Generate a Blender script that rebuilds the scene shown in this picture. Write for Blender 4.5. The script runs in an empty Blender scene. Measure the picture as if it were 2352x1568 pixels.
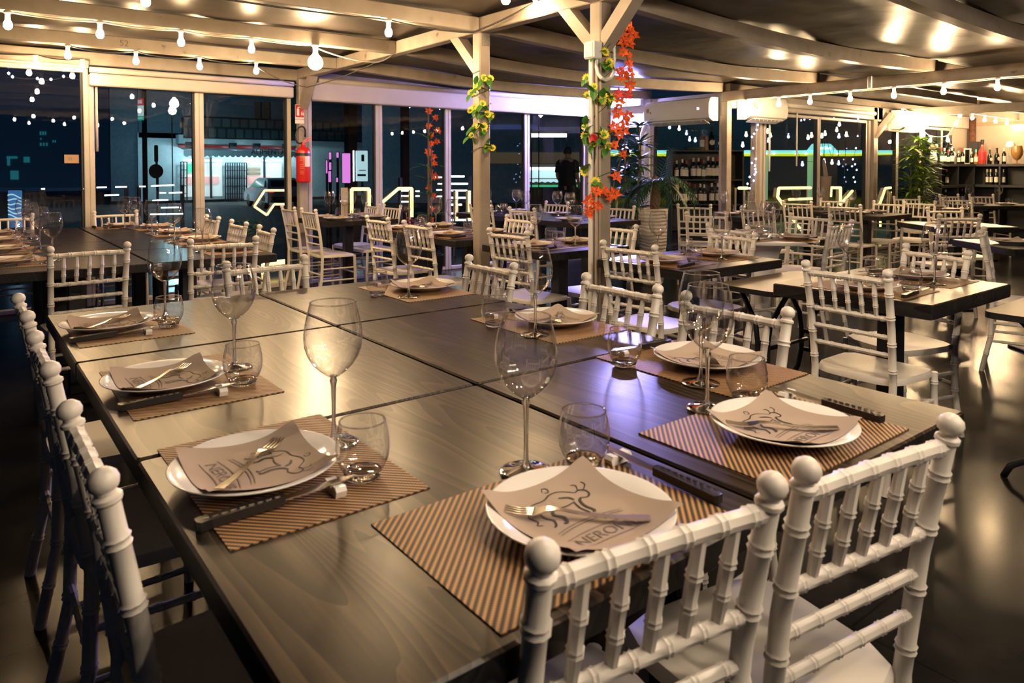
import bpy, math, random
from math import sin, cos, pi, radians, tan, atan2, hypot, sqrt
from mathutils import Vector, Matrix
random.seed(7)
SC = bpy.context.scene
COL = SC.collection

# ------------------------------------------------------------------ camera, sky, exposure
F_PX, PX, H0, EYE = 1651.0, 1176.0, 384.5, 1.30
PITCH, YAW = radians(1.6), radians(37.83)
PY = H0 + F_PX*tan(PITCH)
cam = bpy.data.objects.new('camera', bpy.data.cameras.new('camera'))
COL.objects.link(cam)
cam.location = (0, 0, EYE)
cam.rotation_euler = (pi/2-PITCH, 0, -YAW)
cam.data.sensor_width = 36
cam.data.lens = F_PX/2352*36
cam.data.shift_y = -(784-PY)/2352
cam.data.clip_start = 0.05
cam.data.clip_end = 300
cam.data.dof.use_dof = True
cam.data.dof.focus_distance = 3.3
cam.data.dof.aperture_fstop = 7.0
SC.camera = cam
SC.view_settings.view_transform = 'Standard'
SC.view_settings.look = 'None'
SC.view_settings.gamma = 1
SC.view_settings.use_curve_mapping = False
SC.view_settings.exposure = 0.0
W = bpy.data.worlds.new('night_sky'); SC.world = W
W.use_nodes = True
W.node_tree.nodes['Background'].inputs[0].default_value = (0.0042, 0.0125, 0.027, 1)
W.node_tree.nodes['Background'].inputs[1].default_value = 1.0
cy = SC.cycles
cy.max_bounces = 8; cy.diffuse_bounces = 3; cy.glossy_bounces = 4
cy.transmission_bounces = 8; cy.transparent_max_bounces = 24
cy.caustics_reflective = False; cy.caustics_refractive = False
cy.sample_clamp_indirect = 10.0
cy.blur_glossy = 0.5
cy.use_denoising = True

BULB_E = 850.0         # radiance of the warm string bulbs
WARM = (1.0, 0.60, 0.27)

# ------------------------------------------------------------------ picture geometry -> place
_fw = Vector((sin(YAW)*cos(PITCH), cos(YAW)*cos(PITCH), -sin(PITCH)))
_rt = Vector((cos(YAW), -sin(YAW), 0))
_up = _rt.cross(_fw)
def _ray(px, py): return _fw + _rt*((px-PX)/F_PX) - _up*((py-PY)/F_PX)
def onY(px, py, Y):
    d = _ray(px, py); return Vector((0, 0, EYE)) + d*(Y/d.y)
def onX(px, py, X):
    d = _ray(px, py); return Vector((0, 0, EYE)) + d*(X/d.x)
def onZ(px, py, z):
    d = _ray(px, py); return Vector((0, 0, EYE)) + d*((z-EYE)/d.z)

# ------------------------------------------------------------------ materials
def nodes_of(name):
    m = bpy.data.materials.new(name); m.use_nodes = True
    nt = m.node_tree; b = nt.nodes['Principled BSDF']
    return m, nt, b
def nn(nt, t, **kw):
    n = nt.nodes.new(t)
    for k, v in kw.items(): setattr(n, k, v)
    return n
def ramp(nt, fac, stops):
    r = nn(nt, 'ShaderNodeValToRGB'); cr = r.color_ramp
    while len(cr.elements) < len(stops): cr.elements.new(0.5)
    for e, (p, c) in zip(cr.elements, stops): e.position = p; e.color = (*c, 1)
    nt.links.new(fac, r.inputs[0]); return r.outputs[0]
def bump(nt, b, h, s, d=0.01):
    n = nn(nt, 'ShaderNodeBump'); n.inputs['Strength'].default_value = s; n.inputs['Distance'].default_value = d
    nt.links.new(h, n.inputs['Height']); nt.links.new(n.outputs[0], b.inputs['Normal'])
def objco(nt, scale=(1, 1, 1), rnd=0.0, rot=0.0):
    t = nn(nt, 'ShaderNodeTexCoord'); m = nn(nt, 'ShaderNodeMapping')
    m.inputs['Scale'].default_value = scale; m.inputs['Rotation'].default_value = (0, 0, rot)
    src = t.outputs['Object']
    if rnd:
        i = nn(nt, 'ShaderNodeObjectInfo'); a = nn(nt, 'ShaderNodeVectorMath', operation='MULTIPLY_ADD')
        c = nn(nt, 'ShaderNodeCombineXYZ')
        for k in range(3): nt.links.new(i.outputs['Random'], c.inputs[k])
        a.inputs[1].default_value = (rnd, rnd, rnd)
        nt.links.new(c.outputs[0], a.inputs[0]); nt.links.new(t.outputs['Object'], a.inputs[2]); src = a.outputs[0]
    nt.links.new(src, m.inputs[0]); return m.outputs[0]
def noise(nt, vec, scale=5, detail=3, dist=0.0, rough=0.5):
    n = nn(nt, 'ShaderNodeTexNoise'); n.inputs['Scale'].default_value = scale
    n.inputs['Detail'].default_value = detail; n.inputs['Distortion'].default_value = dist
    n.inputs['Roughness'].default_value = rough
    nt.links.new(vec, n.inputs['Vector']); return n.outputs['Fac']
def plain(name, col, rough=0.5, metal=0.0, spec=0.5, var=0.12, vs=6.0, coat=0.0):
    """a single coloured material with a little procedural unevenness"""
    m, nt, b = nodes_of(name)
    f = noise(nt, objco(nt), vs, 3)
    c = ramp(nt, f, [(0.3, tuple(max(0, x*(1-var)) for x in col)), (0.7, tuple(min(1, x*(1+var)) for x in col))])
    nt.links.new(c, b.inputs['Base Color'])
    b.inputs['Roughness'].default_value = rough; b.inputs['Metallic'].default_value = metal
    b.inputs['Specular IOR Level'].default_value = spec
    if coat: b.inputs['Coat Weight'].default_value = coat; b.inputs['Coat Roughness'].default_value = 0.08
    return m
def glow(name, col, e):
    m, nt, b = nodes_of(name)
    b.inputs['Base Color'].default_value = (*[min(1, c) for c in col], 1)
    b.inputs['Emission Color'].default_value = (*col, 1); b.inputs['Emission Strength'].default_value = e
    b.inputs['Roughness'].default_value = 0.4
    return m
M = {}
def wood_top(name, dark, mid, light, rough=0.42):
    m, nt, b = nodes_of(name)
    v = objco(nt, (1, 1, 1), rnd=37.0)
    warp = noise(nt, v, 2.2, 2)
    mp = nn(nt, 'ShaderNodeVectorMath', operation='MULTIPLY'); mp.inputs[1].default_value = (1.0, 0.13, 1.0)
    nt.links.new(v, mp.inputs[0])
    big = noise(nt, mp.outputs[0], 5.0, 1.5, 0.35)
    rings = nn(nt, 'ShaderNodeMath', operation='MULTIPLY'); rings.inputs[1].default_value = 27.0
    nt.links.new(big, rings.inputs[0])
    fr = nn(nt, 'ShaderNodeMath', operation='FRACT'); nt.links.new(rings.outputs[0], fr.inputs[0])
    mp2 = nn(nt, 'ShaderNodeVectorMath', operation='MULTIPLY'); mp2.inputs[1].default_value = (160, 5, 30)
    nt.links.new(v, mp2.inputs[0])
    fib = noise(nt, mp2.outputs[0], 1.0, 4)
    mp3 = nn(nt, 'ShaderNodeVectorMath', operation='MULTIPLY'); mp3.inputs[1].default_value = (9, 0.8, 3)
    nt.links.new(v, mp3.inputs[0])
    patch = noise(nt, mp3.outputs[0], 1.0, 2)
    a1 = nn(nt, 'ShaderNodeMath', operation='MULTIPLY_ADD'); a1.inputs[1].default_value = 0.42
    nt.links.new(fr.outputs[0], a1.inputs[0])
    a0 = nn(nt, 'ShaderNodeMath', operation='MULTIPLY'); a0.inputs[1].default_value = 0.34; nt.links.new(fib, a0.inputs[0])
    nt.links.new(a0.outputs[0], a1.inputs[2])
    a2 = nn(nt, 'ShaderNodeMath', operation='MULTIPLY_ADD'); a2.inputs[1].default_value = 0.5
    nt.links.new(patch, a2.inputs[0]); nt.links.new(a1.outputs[0], a2.inputs[2])
    c = ramp(nt, a2.outputs[0], [(0.28, light), (0.52, mid), (0.80, dark)])
    nt.links.new(c, b.inputs['Base Color'])
    b.inputs['Roughness'].default_value = rough; b.inputs['Specular IOR Level'].default_value = 0.2
    bump(nt, b, a1.outputs[0], 0.16, 0.002)
    return m
M['wood'] = wood_top('wood_weathered', (0.010, 0.0072, 0.0058), (0.042, 0.028, 0.018), (0.100, 0.064, 0.036), 0.29)
M['wood_dark'] = wood_top('wood_dark_stain', (0.009, 0.007, 0.0065), (0.024, 0.017, 0.013), (0.055, 0.038, 0.026), 0.28)
M['black'] = plain('black_paint', (0.012, 0.012, 0.014), 0.42)
M['edge'] = wood_top('wood_black_edge', (0.008, 0.008, 0.009), (0.018, 0.016, 0.016), (0.03, 0.026, 0.024), 0.45)
M['laminate'] = plain('brown_laminate', (0.19, 0.145, 0.105), 0.38, var=0.06, vs=3)
M['iron'] = plain('black_iron', (0.016, 0.017, 0.02), 0.4)
M['chair'] = plain('white_resin', (0.66, 0.61, 0.55), 0.38, var=0.03)
M['china'] = plain('white_china', (0.80, 0.76, 0.72), 0.10, var=0.01, coat=0.3)
M['napkin'] = plain('taupe_paper', (0.40, 0.31, 0.25), 0.85, spec=0.1, var=0.05, vs=9)
M['ink'] = plain('black_ink', (0.02, 0.018, 0.018), 0.7)
M['ink_soft'] = plain('brown_ink', (0.16, 0.12, 0.10), 0.8)
M['steel'] = plain('cutlery_steel', (0.72, 0.68, 0.62), 0.16, metal=1.0, var=0.04)
M['handle'] = plain('black_handle', (0.014, 0.012, 0.012), 0.30)
M['white'] = plain('white_plastic', (0.72, 0.70, 0.67), 0.35, var=0.03)
M['alu'] = plain('painted_aluminium', (0.50, 0.45, 0.40), 0.40, var=0.08)
M['seal'] = plain('dark_seal', (0.02, 0.02, 0.02), 0.6)
M['blind'] = plain('white_blind', (0.52, 0.46, 0.42), 0.6, var=0.05)
M['red'] = plain('red_paint', (0.55, 0.02, 0.018), 0.28, var=0.05)
M['red_sign'] = plain('red_sign', (0.42, 0.02, 0.03), 0.5)
M['rubber'] = plain('black_rubber', (0.014, 0.014, 0.015), 0.5)
M['leaf'] = plain('green_leaf', (0.06, 0.20, 0.03), 0.45, var=0.4, vs=20)
M['leaf_dark'] = plain('dark_leaf', (0.022, 0.075, 0.028), 0.42, var=0.5, vs=12)
M['leaf_lime'] = plain('lime_leaf', (0.20, 0.34, 0.035), 0.45, var=0.4, vs=12)
M['yellow'] = plain('yellow_petal', (0.82, 0.62, 0.03), 0.6, var=0.08)
M['eye'] = plain('flower_eye', (0.06, 0.30, 0.05), 0.6)
M['orange'] = plain('orange_leaf', (0.80, 0.11, 0.012), 0.55, var=0.25, vs=25)
M['pinkleaf'] = plain('pink_leaf', (0.72, 0.05, 0.06), 0.55, var=0.2)
M['redleaf'] = plain('red_petal', (0.45, 0.008, 0.02), 0.5, var=0.2)
M['twig'] = plain('twig', (0.10, 0.07, 0.045), 0.8)
M['trunk'] = plain('palm_trunk', (0.12, 0.05, 0.03), 0.85, var=0.4, vs=30)
M['cable'] = plain('dark_cable', (0.03, 0.028, 0.026), 0.5)
M['cable_w'] = plain('white_cable', (0.6, 0.54, 0.46), 0.5)
M['plate_steel'] = plain('galvanised_steel', (0.45, 0.42, 0.38), 0.35, metal=0.8)
M['night'] = plain('dark_wall', (0.020, 0.022, 0.026), 0.8)
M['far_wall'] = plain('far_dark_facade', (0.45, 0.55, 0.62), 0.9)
M['dim_wall'] = plain('dim_blue_facade', (0.085, 0.11, 0.14), 0.9)
M['stucco'] = plain('grey_stucco', (0.52, 0.56, 0.58), 0.85, var=0.08)
M['cream'] = plain('cream_wall', (0.40, 0.34, 0.275), 0.8, var=0.04, vs=2)
M['asphalt'] = plain('asphalt', (0.035, 0.037, 0.04), 0.75, var=0.3, vs=3)
M['skin'] = plain('skin', (0.42, 0.24, 0.16), 0.55)
M['shirt'] = plain('dark_shirt', (0.018, 0.018, 0.022), 0.85)
M['hair'] = plain('dark_hair', (0.015, 0.012, 0.010), 0.6)
M['clear_bowl'] = None
def thin_glass(name, tint, boost=1.0, ior=1.5, edge=0.0):
    m = bpy.data.materials.new(name); m.use_nodes = True; nt = m.node_tree; nt.nodes.clear()
    o = nn(nt, 'ShaderNodeOutputMaterial'); t = nn(nt, 'ShaderNodeBsdfTransparent'); t.inputs[0].default_value = (*tint, 1)
    g = nn(nt, 'ShaderNodeBsdfGlossy'); g.inputs['Roughness'].default_value = 0.0
    lw = nn(nt, 'ShaderNodeLayerWeight'); lw.inputs[0].default_value = 0.5      # Schlick, the same from both sides of a thin sheet
    pw = nn(nt, 'ShaderNodeMath', operation='POWER'); pw.inputs[1].default_value = ior; nt.links.new(lw.outputs['Facing'], pw.inputs[0])
    k = nn(nt, 'ShaderNodeMath', operation='MULTIPLY_ADD'); k.inputs[1].default_value = 0.9; k.inputs[2].default_value = 0.045*boost; k.use_clamp = True
    nt.links.new(pw.outputs[0], k.inputs[0])
    if edge:
        ep = nn(nt, 'ShaderNodeMath', operation='POWER'); ep.inputs[1].default_value = 5.0; nt.links.new(lw.outputs['Facing'], ep.inputs[0])
        nt.links.new(ramp(nt, ep.outputs[0], [(0.0, tint), (0.45, tuple(c*0.80 for c in tint)), (1.0, (edge, edge, edge))]), t.inputs[0])
    x = nn(nt, 'ShaderNodeMixShader'); nt.links.new(k.outputs[0], x.inputs[0])
    nt.links.new(t.outputs[0], x.inputs[1]); nt.links.new(g.outputs[0], x.inputs[2]); nt.links.new(x.outputs[0], o.inputs[0])
    return m
M['pane'] = thin_glass('window_glass', (0.93, 0.95, 0.95), 1.0, 5.0)
M['bowl'] = thin_glass('thin_crystal', (0.985, 0.985, 0.985), 2.6, 2.4, 0.65)
def solid_glass(name, col=(1, 1, 1)):
    m, nt, b = nodes_of(name)
    b.inputs['Base Color'].default_value = (*col, 1); b.inputs['Roughness'].default_value = 0.0
    b.inputs['IOR'].default_value = 1.5; b.inputs['Transmission Weight'].default_value = 1.0
    return m
M['glass'] = solid_glass('solid_crystal')
M['bottle'] = plain('dark_bottle_glass', (0.006, 0.009, 0.008), 0.08, spec=0.6)
M['bottle_g'] = plain('green_bottle_glass', (0.02, 0.06, 0.03), 0.08, spec=0.6)
M['bottle_r'] = plain('rose_bottle_glass', (0.45, 0.06, 0.04), 0.12)
M['bottle_a'] = plain('amber_bottle_glass', (0.30, 0.16, 0.05), 0.12)
M['paper'] = plain('paper_label', (0.72, 0.66, 0.58), 0.8, var=0.05)
M['kraft'] = plain('kraft_paper', (0.42, 0.26, 0.16), 0.8, var=0.05)
M['foil_r'] = plain('red_foil', (0.35, 0.02, 0.02), 0.35)
M['foil_w'] = plain('white_foil', (0.7, 0.6, 0.5), 0.35)
M['foil_t'] = plain('teal_foil', (0.10, 0.50, 0.42), 0.35)
M['shelf'] = plain('black_shelf', (0.012, 0.012, 0.015), 0.5)
M['bulb'] = glow('lit_bulb', (1.0, 0.68, 0.36), BULB_E)
M['bulb_fill'] = glow('neutral_fill_bulb', (1.0, 0.80, 0.58), BULB_E*1.25)
M['bulb_s'] = glow('lit_soft_bulb', (1.0, 0.66, 0.33), BULB_E*0.5)
M['globe'] = glow('lit_globe', (1.0, 0.68, 0.36), BULB_E*0.8)
M['neon'] = glow('warm_neon', (1.0, 0.72, 0.20), 3.6)
M['neon_soft'] = glow('pale_neon', (1.0, 0.74, 0.42), 1.3)
M['led_b'] = glow('blue_led', (0.45, 0.55, 1.0), 14.0)
M['led_w'] = glow('white_led', (0.86, 0.98, 1.0), 4.0)
M['flood'] = glow('cold_floodlight', (0.42, 0.37, 1.0), 1700.0)
M['cyan'] = glow('cyan_lightbox', (0.55, 0.85, 0.92), 0.75)
M['magenta'] = glow('magenta_tube', (0.85, 0.25, 0.85), 0.9)
M['bluescreen'] = glow('blue_banner', (0.05, 0.22, 0.55), 0.55)
M['canopy'] = glow('lit_canopy', (0.25, 0.85, 0.85), 1.0)
M['canopy_y'] = glow('yellow_canopy_edge', (0.75, 0.85, 0.02), 0.9)
M['shop_in'] = glow('lit_shop_inside', (0.75, 0.82, 0.80), 0.55)
M['pinklight'] = glow('pink_counter', (0.9, 0.42, 0.38), 0.5)
M['greenlight'] = glow('green_counter', (0.05, 0.65, 0.30), 0.6)
M['tail'] = glow('red_tail_light', (1.0, 0.04, 0.03), 1.2)

def mat_floor():
    m, nt, b = nodes_of('slate_tiles')
    v = objco(nt, rot=pi/2)
    br = nn(nt, 'ShaderNodeTexBrick'); br.offset = 0.5
    br.inputs['Scale'].default_value = 1.0; br.inputs['Brick Width'].default_value = 0.66
    br.inputs['Row Height'].default_value = 0.33; br.inputs['Mortar Size'].default_value = 0.004
    br.inputs['Color1'].default_value = (0.010, 0.010, 0.010, 1); br.inputs['Color2'].default_value = (0.014, 0.0135, 0.013, 1)
    br.inputs['Mortar'].default_value = (0.006, 0.006, 0.006, 1)
    nt.links.new(v, br.inputs['Vector'])
    n = noise(nt, v, 3.5, 5, 0.6)
    mx = nn(nt, 'ShaderNodeMix', data_type='RGBA', blend_type='MULTIPLY'); mx.inputs[0].default_value = 0.8
    nt.links.new(br.outputs['Color'], mx.inputs[6]); nt.links.new(ramp(nt, n, [(0.3, (0.62, 0.6, 0.58)), (0.7, (1.2, 1.2, 1.2))]), mx.inputs[7])
    nt.links.new(mx.outputs[2], b.inputs['Base Color'])
    r = ramp(nt, n, [(0.3, (0.15,)*3), (0.7, (0.22,)*3)]); nt.links.new(r, b.inputs['Roughness']); b.inputs['Specular IOR Level'].default_value = 0.08
    bump(nt, b, br.outputs['Fac'], -0.4, 0.004)
    return m
M['floor'] = mat_floor()
def mat_tarp():
    m, nt, b = nodes_of('coated_awning_cloth')
    v = objco(nt)
    n = noise(nt, v, 1.1, 3, 0.4)
    nt.links.new(ramp(nt, n, [(0.3, (0.030, 0.025, 0.022)), (0.7, (0.044, 0.036, 0.030))]), b.inputs['Base Color'])
    b.inputs['Roughness'].default_value = 0.34; b.inputs['Specular IOR Level'].default_value = 0.6
    bump(nt, b, noise(nt, v, 2.3, 2, 0.2), 0.35, 0.05)
    return m
M['tarp'] = mat_tarp()
def mat_beam():
    m, nt, b = nodes_of('whitewashed_timber')
    v = objco(nt, (1, 1, 1), rnd=23.0)
    k = noise(nt, v, 9.0, 2, 0.3)
    k2 = noise(nt, v, 3.0, 4, 0.0)
    c = ramp(nt, k, [(0.24, (0.14, 0.11, 0.09)), (0.31, (0.31, 0.262, 0.215)), (0.75, (0.37, 0.315, 0.26))])
    mx = nn(nt, 'ShaderNodeMix', data_type='RGBA', blend_type='MULTIPLY'); mx.inputs[0].default_value = 0.6
    nt.links.new(c, mx.inputs[6]); nt.links.new(ramp(nt, k2, [(0.35, (0.72, 0.68, 0.62)), (0.6, (1, 1, 1))]), mx.inputs[7])
    nt.links.new(mx.outputs[2], b.inputs['Base Color'])
    b.inputs['Roughness'].default_value = 0.42
    bump(nt, b, k, 0.15, 0.004)
    return m
M['beam'] = mat_beam()
def mat_placemat():
    m, nt, b = nodes_of('woven_placemat')
    t = nn(nt, 'ShaderNodeTexCoord'); s = nn(nt, 'ShaderNodeSeparateXYZ'); nt.links.new(t.outputs['Object'], s.inputs[0])
    def lin(a, bb, k):
        x = nn(nt, 'ShaderNodeMath', operation='MULTIPLY'); x.inputs[1].default_value = a*k; nt.links.new(s.outputs[0], x.inputs[0])
        y = nn(nt, 'ShaderNodeMath', operation='MULTIPLY_ADD'); y.inputs[1].default_value = bb*k
        nt.links.new(s.outputs[1], y.inputs[0]); nt.links.new(x.outputs[0], y.inputs[2])
        f = nn(nt, 'ShaderNodeMath', operation='PINGPONG'); f.inputs[1].default_value = 0.5; nt.links.new(y.outputs[0], f.inputs[0])
        return f.outputs[0]
    d1 = lin(1, -1, 76.0); d2 = lin(1, 1, 150.0)
    g = nn(nt, 'ShaderNodeMath', operation='MULTIPLY_ADD'); g.inputs[1].default_value = 0.22
    nt.links.new(d2, g.inputs[0]); nt.links.new(d1, g.inputs[2])
    c = ramp(nt, g.outputs[0], [(0.24, (0.022, 0.016, 0.013)), (0.36, (0.34, 0.175, 0.07)), (0.55, (0.50, 0.265, 0.10))])
    nt.links.new(c, b.inputs['Base Color']); b.inputs['Roughness'].default_value = 0.55
    bump(nt, b, g.outputs[0], 0.6, 0.003)
    return m
M['mat'] = mat_placemat()
def mat_ribbed():
    m, nt, b = nodes_of('rippled_ceramic')
    v = objco(nt, (1, 1, 1))
    s = nn(nt, 'ShaderNodeSeparateXYZ'); nt.links.new(v, s.inputs[0])
    a = nn(nt, 'ShaderNodeMath', operation='MULTIPLY_ADD'); a.inputs[1].default_value = 26.0
    nt.links.new(s.outputs[2], a.inputs[0])
    k = nn(nt, 'ShaderNodeMath', operation='MULTIPLY'); k.inputs[1].default_value = 1.6
    nt.links.new(noise(nt, v, 6, 1), k.inputs[0]); nt.links.new(k.outputs[0], a.inputs[2])
    f = nn(nt, 'ShaderNodeMath', operation='PINGPONG'); f.inputs[1].default_value = 0.5; nt.links.new(a.outputs[0], f.inputs[0])
    nt.links.new(ramp(nt, f.outputs[0], [(0, (0.50, 0.44, 0.37)), (0.5, (0.66, 0.60, 0.52))]), b.inputs['Base Color'])
    b.inputs['Roughness'].default_value = 0.5
    bump(nt, b, f.outputs[0], 0.8, 0.02)
    return m
M['ribbed'] = mat_ribbed()
def mat_scales():
    m, nt, b = nodes_of('scale_tiles')
    br = nn(nt, 'ShaderNodeTexBrick'); br.inputs['Scale'].default_value = 1.0
    br.inputs['Brick Width'].default_value = 0.5; br.inputs['Row Height'].default_value = 0.6; br.inputs['Mortar Size'].default_value = 0.06
    br.inputs['Color1'].default_value = (0.05, 0.07, 0.07, 1); br.inputs['Color2'].default_value = (0.03, 0.04, 0.05, 1)
    br.inputs['Mortar'].default_value = (0.008, 0.01, 0.012, 1)
    t = nn(nt, 'ShaderNodeTexCoord'); mp = nn(nt, 'ShaderNodeMapping'); mp.inputs['Rotation'].default_value = (pi/2, 0, 0)
    nt.links.new(t.outputs['Object'], mp.inputs[0]); nt.links.new(mp.outputs[0], br.inputs['Vector'])
    nt.links.new(br.outputs[0], b.inputs['Base Color']); b.inputs['Roughness'].default_value = 0.7
    return m
M['scales'] = mat_scales()

# ------------------------------------------------------------------ mesh builder
class MB:
    def __init__(s): s.v = []; s.f = []
    def _add(s, vs, fs):
        o = len(s.v); s.v += [tuple(p) for p in vs]; s.f += [tuple(i+o for i in f) for f in fs]; return s
    def box(s, c, d, rz=0.0, bev=0.0):
        cx, cy_, cz = c; x, y, z = d[0]/2, d[1]/2, d[2]/2
        if bev:
            e = min(bev, x*.9, y*.9, z*.9); vs = []; 
            ring = [(-x+e, -y), (x-e, -y), (x, -y+e), (x, y-e), (x-e, y), (-x+e, y), (-x, y-e), (-x, -y+e)]
            lev = [(-z, e), (-z+e, 0), (z-e, 0), (z, e)]
            for zz, ins in lev:
                for (a, b) in ring:
                    vs.append((a*(x-ins)/x, b*(y-ins)/y, zz))
            fs = []
            for l in range(3):
                for k in range(8):
                    a = l*8+k; b = l*8+(k+1) % 8; fs.append((a, b, b+8, a+8))
            fs.append(tuple(range(7, -1, -1))); fs.append(tuple(range(24, 32)))
        else:
            vs = [(i*x, j*y, k*z) for k in (-1, 1) for j in (-1, 1) for i in (-1, 1)]
            fs = [(0, 2, 3, 1), (4, 5, 7, 6), (0, 1, 5, 4), (2, 6, 7, 3), (0, 4, 6, 2), (1, 3, 7, 5)]
        ca, sa = cos(rz), sin(rz)
        return s._add([(cx+a*ca-b*sa, cy_+a*sa+b*ca, cz+c2) for a, b, c2 in vs], fs)
    def tube(s, pts, r, seg=8, caps=True, flat=1.0):
        pts = [Vector(p) for p in pts]; n = len(pts)
        rr = r if isinstance(r, (list, tuple)) else [r]*n
        vs = []; prev = None
        for i, p in enumerate(pts):
            t = (pts[min(i+1, n-1)]-pts[max(i-1, 0)])
            if t.length < 1e-9: t = Vector((0, 0, 1))
            t.normalize()
            if prev is None:
                a = Vector((0, 0, 1)) if abs(t.z) < 0.9 else Vector((1, 0, 0))
                u = t.cross(a).normalized()
            else:
                u = prev-t*prev.dot(t)
                u = u.normalized() if u.length > 1e-6 else t.orthogonal().normalized()
            prev = u; w = t.cross(u)
            for k in range(seg):
                a = 2*pi*k/seg; vs.append(p+u*(cos(a)*rr[i])+w*(sin(a)*rr[i]*flat))
        fs = [(i*seg+k, i*seg+(k+1) % seg, (i+1)*seg+(k+1) % seg, (i+1)*seg+k) for i in range(n-1) for k in range(seg)]
        if caps: fs += [tuple(range(seg-1, -1, -1)), tuple((n-1)*seg+k for k in range(seg))]
        return s._add(vs, fs)
    def bar(s, a, b, w, h, up=(0, 0, 1)):
        a = Vector(a); b = Vector(b); t = (b-a).normalized(); up = Vector(up)
        u = t.cross(up); u = u.normalized() if u.length > 1e-5 else t.orthogonal().normalized()
        q = u.cross(t)
        vs = [p+u*(i*w/2)+q*(j*h/2) for p in (a, b) for j in (-1, 1) for i in (-1, 1)]
        return s._add(vs, [(0, 2, 3, 1), (4, 5, 7, 6), (0, 1, 5, 4), (2, 6, 7, 3), (0, 4, 6, 2), (1, 3, 7, 5)])
    def lathe(s, prof, seg=24, c=(0, 0, 0), closed=False):
        vs = []
        for (r, z) in prof:
            for k in range(seg):
                a = 2*pi*k/seg; vs.append((c[0]+r*cos(a), c[1]+r*sin(a), c[2]+z))
        n = len(prof)
        fs = [(i*seg+k, i*seg+(k+1) % seg, (i+1)*seg+(k+1) % seg, (i+1)*seg+k) for i in range(n-1) for k in range(seg)]
        if closed: fs += [tuple(range(seg-1, -1, -1)), tuple((n-1)*seg+k for k in range(seg))]
        return s._add(vs, fs)
    def prism(s, poly, z0, z1, fn=None):
        """poly in (a,b); fn maps (a,b,h) to a point"""
        fn = fn or (lambda a, b, h: (a, b, h)); n = len(poly)
        vs = [fn(a, b, z0) for a, b in poly]+[fn(a, b, z1) for a, b in poly]
        fs = [(k, (k+1) % n, n+(k+1) % n, n+k) for k in range(n)]+[tuple(range(n-1, -1, -1)), tuple(range(n, 2*n))]
        return s._add(vs, fs)
    def grid(s, fn, nu, nv, closed_u=False):
        vs = [fn(i/nu, j/nv) for j in range(nv+1) for i in range(nu+1)]
        fs = [(j*(nu+1)+i, j*(nu+1)+i+1, (j+1)*(nu+1)+i+1, (j+1)*(nu+1)+i) for j in range(nv) for i in range(nu)]
        return s._add(vs, fs)
    def strip(s, pts, wid, th, side):
        """flat bar along pts, widths wid across direction side(i), thickness th upward"""
        vs = []; n = len(pts)
        for i, p in enumerate(pts):
            p = Vector(p); d = Vector(side)*(wid[i]/2)
            vs += [p-d, p+d, p+d+Vector((0, 0, th)), p-d+Vector((0, 0, th))]
        fs = [(4*i+k, 4*i+(k+1) % 4, 4*i+4+(k+1) % 4, 4*i+4+k) for i in range(n-1) for k in range(4)]
        fs += [(3, 2, 1, 0), tuple(4*(n-1)+k for k in range(4))]
        return s._add(vs, fs)
    def leafblade(s, base, d, length, width, droop=0.3, up=(0, 0, 1), segs=4, fold=0.25):
        base = Vector(base); d = Vector(d).normalized(); up = Vector(up)
        side = d.cross(up); side = side.normalized() if side.length > 1e-4 else d.orthogonal().normalized()
        nrm = side.cross(d)
        vs = []
        for i in range(segs+1):
            t = i/segs; w = width*(sin(pi*min(1, t*0.92+0.08))**0.8)*(1-0.15*t)
            if i == segs: w = 0.0005
            p = base+d*(length*t)-Vector((0, 0, 1))*(droop*length*t*t)
            vs += [p-side*w/2+nrm*(fold*w/2), p, p+side*w/2+nrm*(fold*w/2)]
        fs = []
        for i in range(segs):
            a = 3*i; fs += [(a, a+1, a+4, a+3), (a+1, a+2, a+5, a+4)]
        return s._add(vs, fs)
    def xf(s, mat):
        s.v = [tuple(mat @ Vector(p)) for p in s.v]; return s
    def merge(s, o): return s._add(o.v, o.f)
    def build(s, name, mat, parent=None, smooth=False, loc=None, label=None, kind=None):
        me = bpy.data.meshes.new(name); me.from_pydata(s.v, [], s.f)
        if smooth:
            me.polygons.foreach_set('use_smooth', [True]*len(me.polygons))
        me.materials.append(M[mat] if isinstance(mat, str) else mat)
        o = bpy.data.objects.new(name, me); COL.objects.link(o)
        if parent is not None: o.parent = parent
        if loc is not None: o.location = loc
        if smooth == 'auto': me.set_sharp_from_angle(angle=radians(38))
        if label: o['label'] = label
        if kind: o['kind'] = kind
        return o
def thing(name, label, cat, loc=(0, 0, 0), rz=0.0, group=None, kind=None):
    o = bpy.data.objects.new(name, None); COL.objects.link(o); o.empty_display_size = 0.1
    o.location = loc; o.rotation_euler = (0, 0, rz)
    return tag(o, label, cat, group, kind)
def tag(o, label=None, cat=None, group=None, kind=None):
    if label: o['label'] = label
    if cat: o['category'] = cat
    if group: o['group'] = group
    if kind: o['kind'] = kind
    return o
KIDS = {}
def freeze(root):
    """remember the parts of a finished prototype"""
    KIDS[root.name] = True
    return root
def copy_tree(o, parent=None):
    c = o.copy(); COL.objects.link(c)
    if parent is not None: c.parent = parent
    for ch in list(o.children): copy_tree(ch, c)
    return c
USED = set()
def place(proto, loc, rz, label, group=None, scale=None):
    o = proto if proto.name not in USED else copy_tree(proto)
    if o is proto: USED.add(proto.name)
    o.location = loc; o.rotation_euler = (0, 0, rz)
    if scale: o.scale = scale
    o['label'] = label
    if group: o['group'] = group
    elif 'group' in o: del o['group']
    return o
def struct(mb, name, mat, smooth=False, parent=None, loc=None):
    o = mb.build(name, mat, parent, smooth, loc)
    if parent is None: o['kind'] = 'structure'
    return o
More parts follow.
